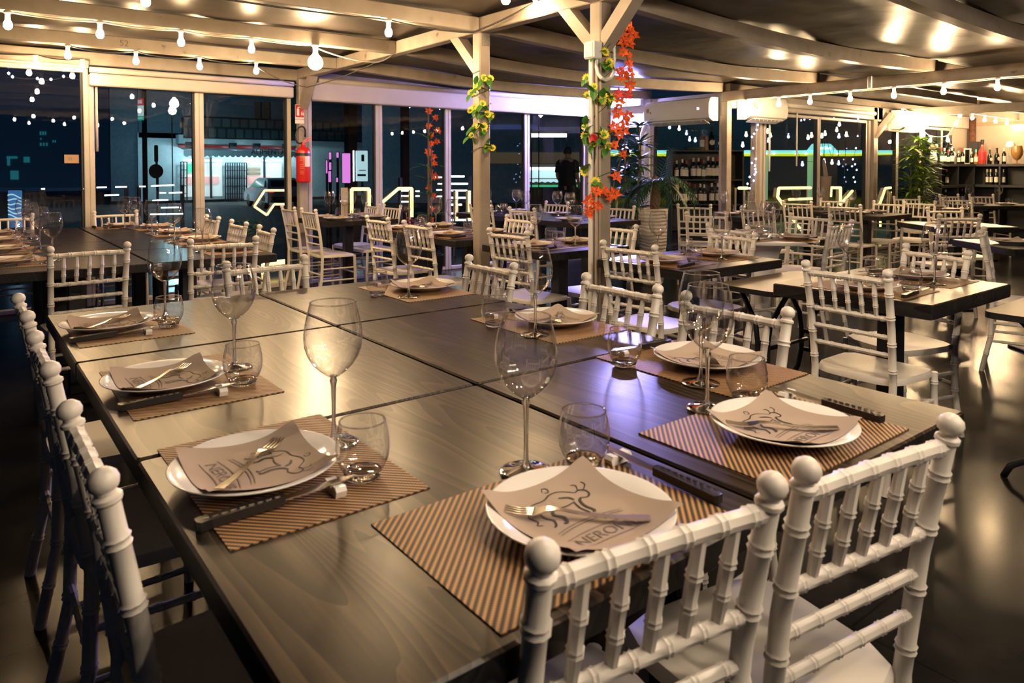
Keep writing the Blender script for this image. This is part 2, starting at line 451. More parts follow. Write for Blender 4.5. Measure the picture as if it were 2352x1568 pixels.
def text_mb(txt, size, depth=0.0):
    cu = bpy.data.curves.new('lettering', 'FONT'); cu.body = txt; cu.size = size; cu.extrude = depth
    cu.align_x = 'CENTER'; cu.align_y = 'CENTER'; cu.resolution_u = 3
    o = bpy.data.objects.new('lettering', cu); COL.objects.link(o)
    dg = bpy.context.evaluated_depsgraph_get(); me = o.evaluated_get(dg).to_mesh()
    mb = MB(); mb._add([v.co.copy() for v in me.vertices], [tuple(p.vertices) for p in me.polygons])
    o.evaluated_get(dg).to_mesh_clear()
    bpy.data.objects.remove(o); bpy.data.curves.remove(cu)
    return mb
def basis(o, ex, ey, ez):
    """matrix with given axes"""
    return Matrix(((ex[0], ey[0], ez[0], o[0]), (ex[1], ey[1], ez[1], o[1]), (ex[2], ey[2], ez[2], o[2]), (0, 0, 0, 1)))

# ================================================================== THE SETTING
XB, XC, YW, YW2, XW = 3.02, 7.55, 7.72, 5.40, 14.9
struct(MB().box((5.5, 2.6, -0.05), (21, 14.0, 0.1)), 'floor', 'floor')
struct(MB().box((12, 40, -0.72), (140, 62, 0.1)), 'street', 'asphalt')
# awning cloth in sagging bays between the timbers
BAYS_Y = [-2.6, -0.6, 0.62, 1.83, 3.04, 4.25, 5.47, 6.67, 7.72]
def cloth_z(x, y):
    if x <= XB: base = 2.385
    elif x <= XC:
        t = (x-XB)/(XC-XB); base = 2.385-0.035*t-0.075*sin(pi*t)
    else: base = 2.35
    for a, b in zip(BAYS_Y, BAYS_Y[1:]):
        if a <= y <= b:
            base += 0.035*sin(pi*(y-a)/(b-a)); break
    return base+0.012*sin(3.1*x+1.7*y)*sin(2.3*y-x)
def cloth(x0, x1, y0, y1, nu, nv):
    return MB().grid(lambda u, v: (x0+(x1-x0)*u, y0+(y1-y0)*v, cloth_z(x0+(x1-x0)*u, y0+(y1-y0)*v)), nu, nv)
ce = cloth(-4, XB, -2.6, 7.75, 28, 64)
ce.merge(cloth(XB, XC, -2.6, 7.75, 40, 64)); ce.merge(cloth(XC, XW+0.2, -2.6, 5.44, 40, 52))
struct(ce, 'ceiling', 'tarp', True)
ro = MB().box((1.8, 2.6, 2.62), (11.6, 10.6, 0.02)); ro.box((11.35, 1.4, 2.62), (7.6, 8.2, 0.02))
struct(ro, 'roof', 'night')
def beam_y(x, y0, y1, z0, z1, w=0.09):
    struct(MB().box((0, 0, 0), (w, y1-y0, z1-z0), bev=0.006), 'beam', 'beam', loc=(x, (y0+y1)/2, (z0+z1)/2))
def beam_x(y, x0, x1, z0, z1, w=0.08):
    struct(MB().box((0, 0, 0), (x1-x0, w, z1-z0), bev=0.006), 'beam', 'beam', loc=((x0+x1)/2, y, (z0+z1)/2))
beam_y(XB, -2.6, 7.66, 2.265, 2.372)
beam_y(XC, -2.6, 5.44, 2.112, 2.235)
beam_y(12.05, -2.6, 5.36, 2.105, 2.235)
for y in BAYS_Y[1:-1]: beam_x(y, -4, XB-0.045, 2.265, 2.37)
beam_x(YW, -4, XC, 2.25, 2.37, 0.09)
for y in BAYS_Y[1:-1]:
    poly = []; N = 14
    for i in range(N+1):
        t = i/N; x = XB+0.045+(XC+0.02-XB-0.045)*t
        poly.append((x, 2.272-0.037*t-0.075*sin(pi*t)))
    poly = poly+[(a, b+0.108) for a, b in reversed(poly)]
    struct(MB().prism(poly, y-0.04, y+0.04, lambda a, b, h: (a, h, b)), 'beam', 'beam')
    if y < 5: beam_x(y, XC+0.0, 12.0, 2.237, 2.335); beam_x(y, 12.1, XW, 2.2, 2.3)
beam_x(YW2, XC, XW, 2.235, 2.335, 0.09)
def post(x, y, z1=2.265, w=0.094):
    struct(MB().box((0, 0, 0), (w, w, z1), bev=0.008), 'post', 'beam', loc=(x, y, z1/2))
post(XB, 3.04); post(XB, 4.25); post(XB, 7.64)
post(XC, YW2, 2.112, 0.09); post(11.22, YW2-0.02, 2.235, 0.12); post(8.16, YW2+0.0, 2.235, 0.09)
def brace(a, b):
    struct(MB().bar(a, b, 0.075, 0.085, up=(1, 0, 0)), 'brace', 'beam')
brace((XB, 3.065, 2.01), (XB, 3.35, 2.30)); brace((XB, 3.015, 2.01), (XB, 2.73, 2.30))
brace((XB, 4.275, 2.01), (XB, 4.58, 2.30)); brace((XB, 7.60, 1.96), (XB, 7.32, 2.28))
brace((11.22, 5.36, 1.75), (11.5, 5.2, 2.12))
# nail plate on the second post
np_ = MB().box((0, 0, 0), (0.07, 0.003, 0.09))
for i in range(3):
    for j in range(4): np_.box((-0.022+0.022*i, -0.003, -0.033+0.022*j), (0.006, 0.004, 0.006))
tag(np_.build('nail_plate', 'plate_steel', loc=(XB+0.005, 4.25-0.0495, 2.215)), 'perforated steel nail plate on top of yellow-flowered post', 'bracket')

# ---- glazed walls
WIN = [0]
def pane_wall(axis, fixed, cuts, z0, z1, skip=()):
    """one window per pane: frame bars and a sheet of glass"""
    for k, (a, b) in enumerate(zip(cuts, cuts[1:])):
        if k in skip: continue
        WIN[0] += 1
        f = MB(); w = 0.045; d = 0.06; c = (a+b)/2
        def bx(u, z, du, dz, dd=d):
            if axis == 'y': f.box((u, fixed, z), (du, dd, dz), bev=0.006)
            else: f.box((fixed, u, z), (dd, du, dz), bev=0.006)
        bx(a+w/2, (z0+z1)/2, w, z1-z0); bx(b-w/2, (z0+z1)/2, w, z1-z0)
        bx(c, z1-w/2, b-a-2*w, w); bx(c, z0+w/2, b-a-2*w, w)
        fr = struct(f, 'window_%d' % WIN[0], 'alu')
        g = MB()
        if axis == 'y': g.box((c, fixed, (z0+z1)/2), (b-a-2*w, 0.006, z1-z0-2*w))
        else: g.box((fixed, c, (z0+z1)/2), (0.006, b-a-2*w, z1-z0-2*w))
        # one face sheet is enough for a thin pane
        g2 = MB()
        if axis == 'y': g2._add([(a+w, fixed, z0+w), (b-w, fixed, z0+w), (b-w, fixed, z1-w), (a+w, fixed, z1-w)], [(0, 1, 2, 3)])
        else: g2._add([(fixed, a+w, z0+w), (fixed, b-w, z0+w), (fixed, b-w, z1-w), (fixed, a+w, z1-w)], [(0, 1, 2, 3)])
        g2.build('pane', 'pane', fr)
        s = MB()
        if axis == 'y': s.box((b-w*1.2-0.006, fixed-0.01, (z0+z1)/2), (0.012, d*0.9, z1-z0-0.1))
        else: s.box((fixed-0.01, b-w*1.2-0.006, (z0+z1)/2), (d*0.9, 0.012, z1-z0-0.1))
        s.build('seal', 'seal', fr)
pane_wall('y', YW, [-3.2, -1.2, 1.0], 0.0, 2.22)
pane_wall('y', YW, [1.0, 1.97, 2.92], 0.0, 2.12)
pane_wall('y', YW, [3.11, 3.98, 4.95, 6.24, 7.34], 0.0, 2.08)
pane_wall('x', XC+0.01, [5.455, 6.60], 0.0, 1.95)
pane_wall('x', XC, [6.72, 7.66], 0.0, 1.9)
pane_wall('y', YW2, [8.32, 9.66, 11.06], 0.0, 2.02)
pane_wall('y', YW2, [11.36, 12.06, 12.9, 13.75, 14.1], 0.0, 2.0)
n_trim = [0]
def trim(mb, mat, smooth=False):
    n_trim[0] += 1; return struct(mb, 'trim_%d' % n_trim[0], mat, smooth)
trim(MB().box((1.96, YW-0.06, 2.11), (1.92, 0.12, 0.115), bev=0.01), 'blind')
trim(MB().tube([(1.0, YW-0.10, 2.20), (2.92, YW-0.10, 2.20)], 0.028, 10), 'blind', True)
trim(MB().box((5.22, YW-0.07, 2.135), (4.2, 0.14, 0.20), bev=0.012), 'blind')
trim(MB().tube([(3.2, YW-0.12, 2.262), (7.3, YW-0.12, 2.262)], 0.028, 10), 'blind', True)
trim(MB().box((-1.0, YW-0.02, 2.235), (4.0, 0.06, 0.03)), 'alu')
trim(MB().box((-1.0, YW-0.08, 2.262), (4.0, 0.05, 0.05), bev=0.01), 'beam')
trim(MB().box((XC+0.02, 7.20, 2.07), (0.06, 0.95, 0.34)), 'white')
trim(MB().box((XC+0.02, 6.04, 2.09), (0.05, 1.15, 0.28)), 'white')
trim(MB().box((XC, 6.66, 1.12), (0.10, 0.12, 2.24), bev=0.01), 'white')
trim(MB().box((7.44, YW-0.02, 1.12), (0.14, 0.10, 2.24), bev=0.01), 'alu')
trim(MB().box((8.23, YW2, 1.01), (0.07, 0.08, 2.02), bev=0.01), 'alu')
trim(MB().box((11.12, YW2, 1.01), (0.06, 0.08, 2.02), bev=0.01), 'alu')
trim(MB().box((9.5, YW2-0.03, 2.13), (3.9, 0.10, 0.20), bev=0.01), 'alu')
trim(MB().tube([(8.5, YW2-0.12, 2.12), (11.1, YW2-0.12, 2.12)], 0.03, 10), 'white', True)
trim(MB().box((13.1, YW2-0.03, 2.12), (3.6, 0.10, 0.22), bev=0.01), 'alu')
trim(MB().box((12.0, YW2-0.10, 1.93), (1.0, 0.10, 0.12), bev=0.01), 'blind')
trim(MB().box((14.48, YW2, 1.02), (0.74, 0.08, 2.04)), 'cream')
trim(MB().tube([(8.34, YW2-0.09, 2.1), (8.34, YW2-0.09, 1.25)], 0.014, 6), 'white', True)
trim(MB().tube([(9.02, YW2-0.07, 2.05), (9.02, YW2-0.07, 1.32)], 0.012, 6), 'white', True)
trim(MB().tube([(1.06, YW-0.05, 2.05), (1.06, YW-0.05, 1.45)], 0.012, 6), 'blind', True)
trim(MB().tube([(7.30, YW-0.14, 2.2), (7.30, YW-0.14, 1.25)], 0.016, 6), 'white', True)
struct(MB().box((XW+0.05, 2.4, 1.2), (0.1, 6.1, 2.4)), 'wall_right', 'cream')
trim(MB().box((XW-0.02, 3.4, 2.09), (0.05, 3.7, 0.06)), 'kraft')
trim(MB().tube([(XW-0.06, 5.28, 0), (XW-0.06, 5.28, 2.2)], 0.06, 10), 'trunk', True)

# ================================================================== STRING LIGHTS
def bulb_proto(mat='bulb'):
    r = thing('string_bulb', 'x', 'light bulb')
    sk = MB().lathe([(0.0, 0.0), (0.021, 0.0), (0.021, -0.010), (0.014, -0.014), (0.015, -0.048), (0.0, -0.050)], 10)
    sk.build('socket', 'white', r, True)
    b = MB().lathe([(0.012, -0.048), (0.016, -0.056), (0.0225, -0.070), (0.0245, -0.082), (0.022, -0.096), (0.014, -0.107), (0.0, -0.111)], 10)
    b.build('bulb', mat, r, True)
    return r
BULB, BULB_FILL, BULBS = bulb_proto(), bulb_proto('bulb_fill'), bulb_proto('bulb_s')
ORD = ['first', 'second', 'third', 'fourth', 'fifth', 'sixth', 'seventh', 'eighth', 'ninth', 'tenth', 'eleventh', 'twelfth', 'thirteenth']
def in_frame(p):
    v = Vector(p)-Vector((0, 0, EYE)); d = v.dot(_fw)
    if d < 0.1: return False
    x = PX+F_PX*v.dot(_rt)/d; y = PY-F_PX*v.dot(_up)/d
    return -5 < x < 2357 and -5 < y < 1573
def bulbs(pts, label, group, cable=None, cablemat='cable', clabel=None, tilt=None, proto=None):
    n = 0
    seen = [in_frame((p[0], p[1], p[2]-0.09)) for p in pts]
    for k, p in enumerate(pts):
        lb = label
        if '{}' in label:
            if seen[k]: lb = label.format(ORD[n]); n += 1
            else: lb = label.replace('{} ', 'further ')
        o = place(proto or BULB, p, 0, lb, group)
        if tilt: o.rotation_euler = (radians(tilt*(1 if k % 2 else -0.6)), radians(tilt*0.5), 0)
    if cable:
        tag(MB().tube(cable, 0.006, 5).build('festoon_cable', cablemat, smooth=True), clabel, 'cord', (group or 'single bulb')+', cords')
def droop(pts, sag, n=6):
    out = []
    for a, b in zip(pts, pts[1:]):
        for i in range(n):
            t = i/n; p = Vector(a).lerp(Vector(b), t); p.z -= sag*4*t*(1-t); out.append(p)
    out.append(Vector(pts[-1])); return out
zb = 2.262
P = [(x, 5.445, zb) for x in (0.28, 0.78, 1.28, 1.77)]
bulbs(P, '{} lit bulb from left under the beam carrying the globe lamp', 'bulbs along the globe lamp beam',
      droop(P+[(2.26, 5.445, zb)], 0.012), 'cable_w', 'white cord of bulbs along the globe lamp beam', proto=BULBS)
g = thing('globe_lamp', 'large round clear globe lamp hanging before the fire extinguisher post', 'lamp', (2.26, 5.43, zb))
MB().lathe([(0, 0), (0.03, 0), (0.03, -0.012), (0.019, -0.016), (0.019, -0.06), (0, -0.062)], 12).build('socket', 'white', g, True)
MB().lathe([(0.017, -0.058), (0.02, -0.072), (0.036, -0.088), (0.052, -0.112), (0.0575, -0.138), (0.053, -0.164), (0.038, -0.184), (0.018, -0.194), (0, -0.196)], 20).build('globe', 'globe', g, True)
P = [(x, 6.645, zb) for x in (0.727, 1.21, 1.71, 2.2)]
bulbs(P, '{} lit bulb from left under the beam inside the left windows', 'bulbs along the beam by the windows',
      droop(P, 0.03), 'cable', 'dark cord of bulbs along the beam by the left windows', proto=BULBS)
P = [(0.57, 7.38, 2.262), (0.915, 7.38, 2.258)]
bulbs(P, '{} lit bulb from left hanging above the left window frame', 'bulbs above the left window', droop([(-0.4, 7.38, 2.26)]+P, 0.02), 'cable', 'dark cord above the left window frame', proto=BULBS)
P = [(0.82, 4.225, zb), (2.26, 4.225, zb)]
bulbs(P, '{} lit bulb from left under the nearest upper left beam', 'bulbs on the nearest left beam',
      droop([(-0.6, 4.225, zb)]+P+[(2.9, 4.2, 2.25), (2.955, 3.55, 2.36), (2.955, 2.6, 2.36)], 0.015), 'cable', 'dark cord of bulbs running to the flowered posts')
P = [(2.94, 3.545, 2.375)]
bulbs(P, 'single lit bulb beside the V braces of the flowered post', None)
for yy, xs in ((0.595, (1.1, 1.7, 2.3)), (-0.625, (0.9, 1.5, 2.1, 2.7)), (-1.75, (1.2, 1.8, 2.4))):  # unseen bulb rows, added to light the near plates and chairs
    P = [(x, yy, zb) for x in xs]
    bulbs(P, 'added neutral white bulb, unseen, under the beams behind the viewer', 'bulbs behind the viewer', droop(P, 0.012), 'cable_w', 'cord of added unseen bulbs behind the viewer', proto=BULB_FILL)
P = [(x, 3.015, zb) for x in (1.6, 2.3)]  # bulbs added out of view to brighten the table top
bulbs(P, 'added unseen bulb on the beam above the big foreground table', 'added bulbs above the big table', droop(P, 0.012), 'cable_w', 'cord of added bulbs above the big foreground table')
P = [(XC-0.05, y, 2.108) for y in (5.10, 4.66, 4.28, 3.83, 3.38, 2.92, 2.47, 2.0, 1.55)]
bulbs(P, '{} lit bulb from the corner post under the right beam', 'bulbs along the right beam',
      droop(P, 0.008), 'cable_w', 'white cord of bulbs along the long right beam')
P = [onY(px, py-8, 4.58) for px, py in ((2204.8, 262), (2233.5, 267), (2262, 272), (2287, 275.6), (2313, 279.6), (2337.7, 282.5), (2362, 286))]
bulbs(P, '{} lit bulb from left in the string above the bottle shelf', 'bulbs above the bottle shelf', droop(P, 0.01), 'cable_w', 'cord of bulbs above the bottle shelf')
P = [onY(px, py-7, 4.95) for px, py in ((2073, 255), (2108, 263), (2120, 305), (2140, 319), (2176, 318), (2199, 281))]
bulbs(P, '{} lit bulb of the cord drooping over the bamboo', 'bulbs over the bamboo', droop(P, 0.02), 'cable_w', 'cord of bulbs drooping over the bamboo', tilt=14)
# cold floodlight at the corner above the potted palm
fl = thing('floodlight', 'cold blue floodlight under the roof behind the orange garland', 'lamp', (7.36, 6.98, 2.20))
MB().box((0.05, 0, 0.0), (0.06, 0.64, 0.11), bev=0.01).build('housing', 'white', fl)
MB().box((0.012, 0, 0.0), (0.012, 0.60, 0.085), bev=0.003).build('diffuser', 'flood', fl)
MB().box((0.13, 0, 0.06), (0.12, 0.05, 0.02)).build('bracket', 'plate_steel', fl)
# hanging wire of the globe lamp
tag(MB().tube(droop([(2.26, 5.43, zb-0.02), (2.75, 5.43, 2.17), (2.97, 5.5, 2.26)], 0.02), 0.006, 5).build('hanging_cable', 'cable_w', smooth=True),
    'pale cord looping from the globe lamp to the main beam', 'cord')
tag(MB().tube(droop([(2.99, 5.55, 2.27), (2.62, 6.5, 2.05), (2.2, 6.64, 2.22)], 0.03), 0.005, 5).build('hanging_cable', 'cable', smooth=True),
    'thin dark cord sagging below the main beam before the extinguisher', 'cord')

# ================================================================== FURNITURE PROTOTYPES
def lerp_path(path, z):
    for a, b in zip(path, path[1:]):
        lo, hi = (a, b) if a[2] < b[2] else (b, a)
        if lo[2] <= z <= hi[2]:
            t = (z-lo[2])/(hi[2]-lo[2]+1e-9); return tuple(lo[i]+(hi[i]-lo[i])*t for i in range(3))
    return path[0]
def bamboo(mb, path, r, rings, seg=10, taper=None, ends=None):
    """turned rod with raised bamboo rings at the given lengths (0..1)"""
    P = [Vector(p) for p in path]; L = [0]
    for a, b in zip(P, P[1:]): L.append(L[-1]+(b-a).length)
    T = L[-1]
    def at(s):
        for i in range(len(P)-1):
            if s <= L[i+1]+1e-9: return P[i].lerp(P[i+1], (s-L[i])/(L[i+1]-L[i]))
        return P[-1]
    rad = taper or (lambda t: r)
    st = [(0, rad(0))]
    for g in rings:
        c = g*T; w = 0.010
        if r < 0.011: w = 0.007
        st += [(c-w, rad(g)), (c-w*0.55, rad(g)*1.22), (c-w*0.15, rad(g)*1.06), (c+w*0.15, rad(g)*1.06), (c+w*0.55, rad(g)*1.22), (c+w, rad(g))]
    st.append((T, rad(1)))
    for i in range(1, len(P)-1): st.append((L[i], rad(L[i]/T)))
    st = sorted(st); 
    if ends: st = st[:-1]+[(T-e, k) for e, k in ends]
    mb.tube([at(min(max(s, 0), T)) for s, _ in st], [k for _, k in st], seg)
    return mb
POST_PATH = [(0.168, -0.235, 0.0), (0.165, -0.190, 0.22), (0.167, -0.182, 0.44), (0.170, -0.208, 0.66), (0.175, -0.255, 0.905)]
def chair_bits(seg=10, rings=True):
    bits = []
    knob = [(0.050, 0.0150), (0.046, 0.019), (0.040, 0.019), (0.036, 0.0135), (0.031, 0.0135), (0.027, 0.0185), (0.018, 0.0205), (0.009, 0.018), (0.002, 0.010), (0.0, 0.001)]
    R = [0.13, 0.26, 0.40, 0.54, 0.66, 0.78, 0.885] if rings else []
    for s in (-1, 1):
        bits.append(('back_post', bamboo(MB(), [(s*x, y, z) for x, y, z in POST_PATH], 0.0150, R, seg, ends=knob)))
    for s in (-1, 1):
        bits.append(('leg', bamboo(MB(), [(s*0.178, 0.158, 0.0), (s*0.176, 0.153, 0.25), (s*0.176, 0.146, 0.435)], 0.0145, [0.3, 0.62, 0.9] if rings else [], seg)))
    def yb(z): return lerp_path(POST_PATH, z)
    for nm, z, r in (('top_rail', 0.850, 0.0125), ('back_rail', 0.700, 0.0105), ('back_rail', 0.625, 0.0095), ('back_rail', 0.552, 0.0095)):
        x, y, _ = yb(z); n = 6
        path = [(x*(-1+2*i/n), y, z+(0.003*(1-(2*i/n-1)**2) if nm == 'top_rail' else 0)) for i in range(n+1)]
        bits.append((nm, bamboo(MB(), path, r, [0.09, 0.25, 0.42, 0.58, 0.75, 0.91] if rings else [], max(6, seg-2))))
    for i in range(5):
        f = (i-2)/3.0
        a = yb(0.700); b = yb(0.850)
        bits.append(('spindle', bamboo(MB(), [(a[0]*f, a[1], 0.705), (b[0]*f, b[1], 0.848)], 0.0092, [0.30, 0.62] if rings else [], max(6, seg-3),
                     taper=lambda t: 0.0066+0.0034*sin(pi*(0.15+0.7*t)))))
    def seat_pt(u, v, top):
        a = 2*pi*u
        w = 0.198-0.018*(0.5-0.5*sin(a)); d = 0.183
        cx, sx = cos(a), sin(a); p = 5.0
        k = (abs(cx)**p+abs(sx)**p)**(-1/p)
        x = cx*k*w*v; y = -0.016+sx*k*d*v
        z = (0.452-0.013*(1-v**2)-0.012*max(0, (y-0.09)/0.08)**2) if top else 0.425
        return (x, y, z)
    st = MB(); N = 24
    prof = [(1.0, 0.425, 0), (1.0, 0.440, 0), (0.97, None, 1), (0.80, None, 1), (0.5, None, 1), (0.02, None, 1)]
    vs = []
    for v, z, tp in prof:
        for k in range(N):
            q = seat_pt(k/N, v, tp); vs.append((q[0], q[1], q[2] if z is None else z-0.010*max(0, (q[1]-0.09)/0.08)**2))
    fs = [(i*N+k, i*N+(k+1) % N, (i+1)*N+(k+1) % N, (i+1)*N+k) for i in range(len(prof)-1) for k in range(N)]
    fs += [tuple(range(N-1, -1, -1)), tuple((len(prof)-1)*N+k for k in range(N))]
    st._add(vs, fs); bits.append(('seat', st))
    def rod(a, b, r=0.0088):
        bits.append(('stretcher', bamboo(MB(), [a, b], r, [0.2, 0.4, 0.6, 0.8] if rings else [], max(6, seg-3))))
    for s in (-1, 1):
        for z in (0.315, 0.20):
            q = yb(z); rod((s*0.176, 0.153, z), (s*q[0], q[1], z))
    rod((-0.176, 0.153, 0.26), (0.176, 0.153, 0.26)); q = yb(0.26); rod((-q[0], q[1], 0.26), (q[0], q[1], 0.26))
    return bits
def chair_proto():
    r = thing('chiavari_chair', 'x', 'chair')
    for nm, mb in chair_bits(10): mb.build(nm, 'chair', r, 'auto')
    return r
def far_chair_proto():
    m = MB()
    for nm, mb in chair_bits(6, False): m.merge(mb)
    o = m.build('chiavari_chair', 'chair', None, 'auto'); tag(o, 'x', 'chair'); return o
CHAIR = chair_proto(); FARCHAIR = far_chair_proto()
def chair(x, y, rz, label, group=None, far=False):
    """x,y: middle of the top of the back; rz: turn, 0 looks to +Y"""
    a = radians(rz); off = -0.255
    return place(FARCHAIR if far else CHAIR, (x+sin(a)*off, y-cos(a)*off, 0), a, label, group)

# ---- tables
def slab(w, d, t, z, mat='wood', edge='edge', bev=0.004):
    mb = MB().box((0, 0, z-t/2), (w, d, t), bev=bev)
    return mb
def two_tone(o, edge):
    o.data.materials.append(M[edge])
    for p in o.data.polygons:
        if p.normal.z < 0.5: p.material_index = 1
    return o
def table(x0, x1, y0, y1, label, group=None, top='wood_dark', edge='edge', z=0.77, t=0.05, rz=0, single=None, name='dining_table', dx=0.0):
    w, d = x1-x0, y1-y0
    r = thing(name, label, 'table', ((x0+x1)/2, (y0+y1)/2, 0), radians(rz), group)
    o = slab(w, d, t, z).build('table_top', top, r); two_tone(o, edge)
    cols = [(dx, 0)] if (single or max(w, d) < 1.1) else [(-w/2+0.35, 0), (w/2-0.35, 0)]
    for (cx, cy_) in cols:
        MB().box((cx, cy_, (z-t+0.02)/2), (0.088, 0.088, z-t-0.02), bev=0.006).build('pedestal', 'black', r)
        MB().box((cx, cy_, 0.010), (0.13, 0.44, 0.020), bev=0.006).build('base_plate', 'black', r)
        MB().box((cx, cy_, z-t-0.012), (0.14, 0.34, 0.022), bev=0.004).build('mounting_plate', 'black', r)
    return r
def bistro(x0, x1, y0, y1, z, label, rz=0):
    w, d = x1-x0, y1-y0
    r = thing('bistro_table', label, 'table', ((x0+x1)/2, (y0+y1)/2, 0), radians(rz))
    def rr(w, d, e):
        out = []
        for cx, cy_, a0 in ((w/2-e, d/2-e, 0), (-w/2+e, d/2-e, 90), (-w/2+e, -d/2+e, 180), (w/2-e, -d/2+e, 270)):
            for k in range(5): a = radians(a0+22.5*k); out.append((cx+e*cos(a), cy_+e*sin(a)))
        return out
    o = MB().prism(rr(w, d, 0.05), z-0.026, z).build('table_top', 'laminate', r); two_tone(o, 'black')
    for s in (-1, 1):
        X = s*(w/2-0.17)
        for q in (-1, 1):
            path = []
            for (yy, zz) in ((0.24, z-0.03), (0.17, z-0.10), (0.075, z-0.20), (0.05, z-0.30), (0.05, 0.30), (0.085, 0.20), (0.17, 0.11), (0.25, 0.055), (0.275, 0.0)):
                path.append((X, q*yy*d/0.62, zz))
            MB().tube(path, 0.0135, 8).build('leg', 'iron', r, True)
        for zz in (z-0.30, 0.30):
            MB().box((X, 0, zz), (0.02, 0.125*d/0.62, 0.022), bev=0.003).build('cross_bar', 'iron', r)
    MB().tube([(-w/2+0.17, 0, 0.36), (w/2-0.17, 0, 0.36)], 0.011, 8).build('cross_bar', 'iron', r, True)
    return r

# ---- tableware
Z_T = 0.77
def plate_proto(far=False):
    prof = [(0.0, 0.004), (0.078, 0.004), (0.088, 0.007), (0.118, 0.018), (0.139, 0.026), (0.1405, 0.0285), (0.138, 0.0285), (0.116, 0.0215), (0.090, 0.0105), (0.076, 0.0075), (0.0, 0.0075)]
    m = MB().lathe([(0.0, 0.0), (0.074, 0.0), (0.078, 0.004)]+prof[2:], 28 if far else 48)
    o = m.build('plate', 'china', None, True); return tag(o, 'x', 'plate')
def nap_z(x, y):
    r = hypot(x, y)
    if r < 0.080: z = 0.0085
    elif r < 0.140: t = (r-0.080)/0.06; z = 0.0085+0.0225*t**1.25
    else: z = 0.031-0.06*(r-0.14)
    ax = abs(x); ay = abs(y)
    c = max(0, (ax+ay-0.145)/0.067)
    z += 0.009*c**2*(1.0 if y > 0 else 0.5)
    z += 0.0018*sin(31*x+1.3)*sin(27*y)
    return z+0.0030
BULL = [ # rough ink drawing of a standing bull, in units of 0.1 m
    ([(-.62, .10), (-.56, .30), (-.42, .40), (-.15, .40), (.05, .50), (.26, .50), (.40, .40), (.50, .30)], .030),
    ([(.50, .30), (.62, .34), (.72, .26), (.70, .14), (.58, .06), (.46, .10)], .036),
    ([(.60, .34), (.66, .46), (.58, .52)], .022), ([(.70, .30), (.82, .38), (.80, .48)], .022),
    ([(.46, .10), (.36, .02), (.30, -.16), (.34, -.36), (.28, -.40)], .060), ([(.24, .05), (.18, -.16), (.22, -.38), (.15, -.40)], .035),
    ([(.24, .04), (.0, .0), (-.24, .06)], .030), ([(-.24, .06), (-.34, -.08), (-.26, -.24), (-.32, -.40), (-.39, -.40)], .070),
    ([(-.50, .12), (-.52, -.08), (-.46, -.22), (-.54, -.38), (-.60, -.40)], .040), ([(-.62, .10), (-.50, .12)], .03),
    ([(-.60, .22), (-.72, .12), (-.70, -.10), (-.78, -.18), (-.70, -.24)], .022),
    ([(.10, .30), (.26, .22), (.30, .10)], .05), ([(-.36, .30), (-.30, .16), (-.36, .04)], .03), ([(.0, .62), (.05, .70), (.14, .66), (.10, .58), (.02, .60)], .018)]
def nap_proto():
    r = thing('napkin', 'x', 'napkin')
    def P(u, v):
        x = (2*u-1)*0.106; y = (2*v-1)*0.106
        return (x, y, nap_z(x, y))
    MB().grid(P, 26, 26).build('paper', 'napkin', r, True)
    ink = MB()
    def ribbon(pts, w, mb):
        pts = [Vector((p[0], p[1], 0)) for p in pts]; fine = []
        for i in range(len(pts)-1):
            p0 = pts[max(i-1, 0)]; p1 = pts[i]; p2 = pts[i+1]; p3 = pts[min(i+2, len(pts)-1)]
            for k in range(4):
                t = k/4; fine.append(0.5*((2*p1)+(p2-p0)*t+(2*p0-5*p1+4*p2-p3)*t*t+(3*p1-p0-3*p2+p3)*t**3))
        fine.append(pts[-1]); vs = []
        for i, p in enumerate(fine):
            d = (fine[min(i+1, len(fine)-1)]-fine[max(i-1, 0)]); d = d.normalized() if d.length else Vector((1, 0, 0))
            n = Vector((-d.y, d.x, 0))*(w/2)*(0.6+0.4*sin(pi*i/(len(fine)-1)))
            for q in (p+n, p-n): vs.append((q.x, q.y, nap_z(q.x, q.y)+0.0009))
        mb._add(vs, [(2*i, 2*i+1, 2*i+3, 2*i+2) for i in range(len(fine)-1)])
    for pts, w in BULL: ribbon([(x*0.088+0.0, y*0.088+0.032) for x, y in pts], w*0.088, ink)
    ink.build('bull_drawing', 'ink', r)
    soft = MB()
    for rr_ in (0.0, 0.006):
        ribbon([(-0.062+0.0155*i, -0.018+rr_-0.010*((i-4)/4)**2) for i in range(9)], 0.0022, soft)
    ribbon([(-0.066, -0.046), (-0.03, -0.039), (0, -0.037), (0.03, -0.039), (0.066, -0.046)], 0.002, soft)
    ribbon([(-0.060, -0.078), (-0.03, -0.072), (0, -0.070), (0.03, -0.072), (0.060, -0.078)], 0.002, soft)
    t = text_mb('NERONE', 0.030)
    for p in range(len(t.v)):
        x, y, _ = t.v[p]; y = y*0.95-0.055-1.6*x*x; t.v[p] = (x, y, nap_z(x, y)+0.0009)
    soft.merge(t); soft.build('lettering', 'ink_soft', r)
    return r
def mat_proto():
    o = MB().box((0, 0, 0.001), (0.45, 0.32, 0.002)).build('placemat', 'mat'); return tag(o, 'x', 'placemat')
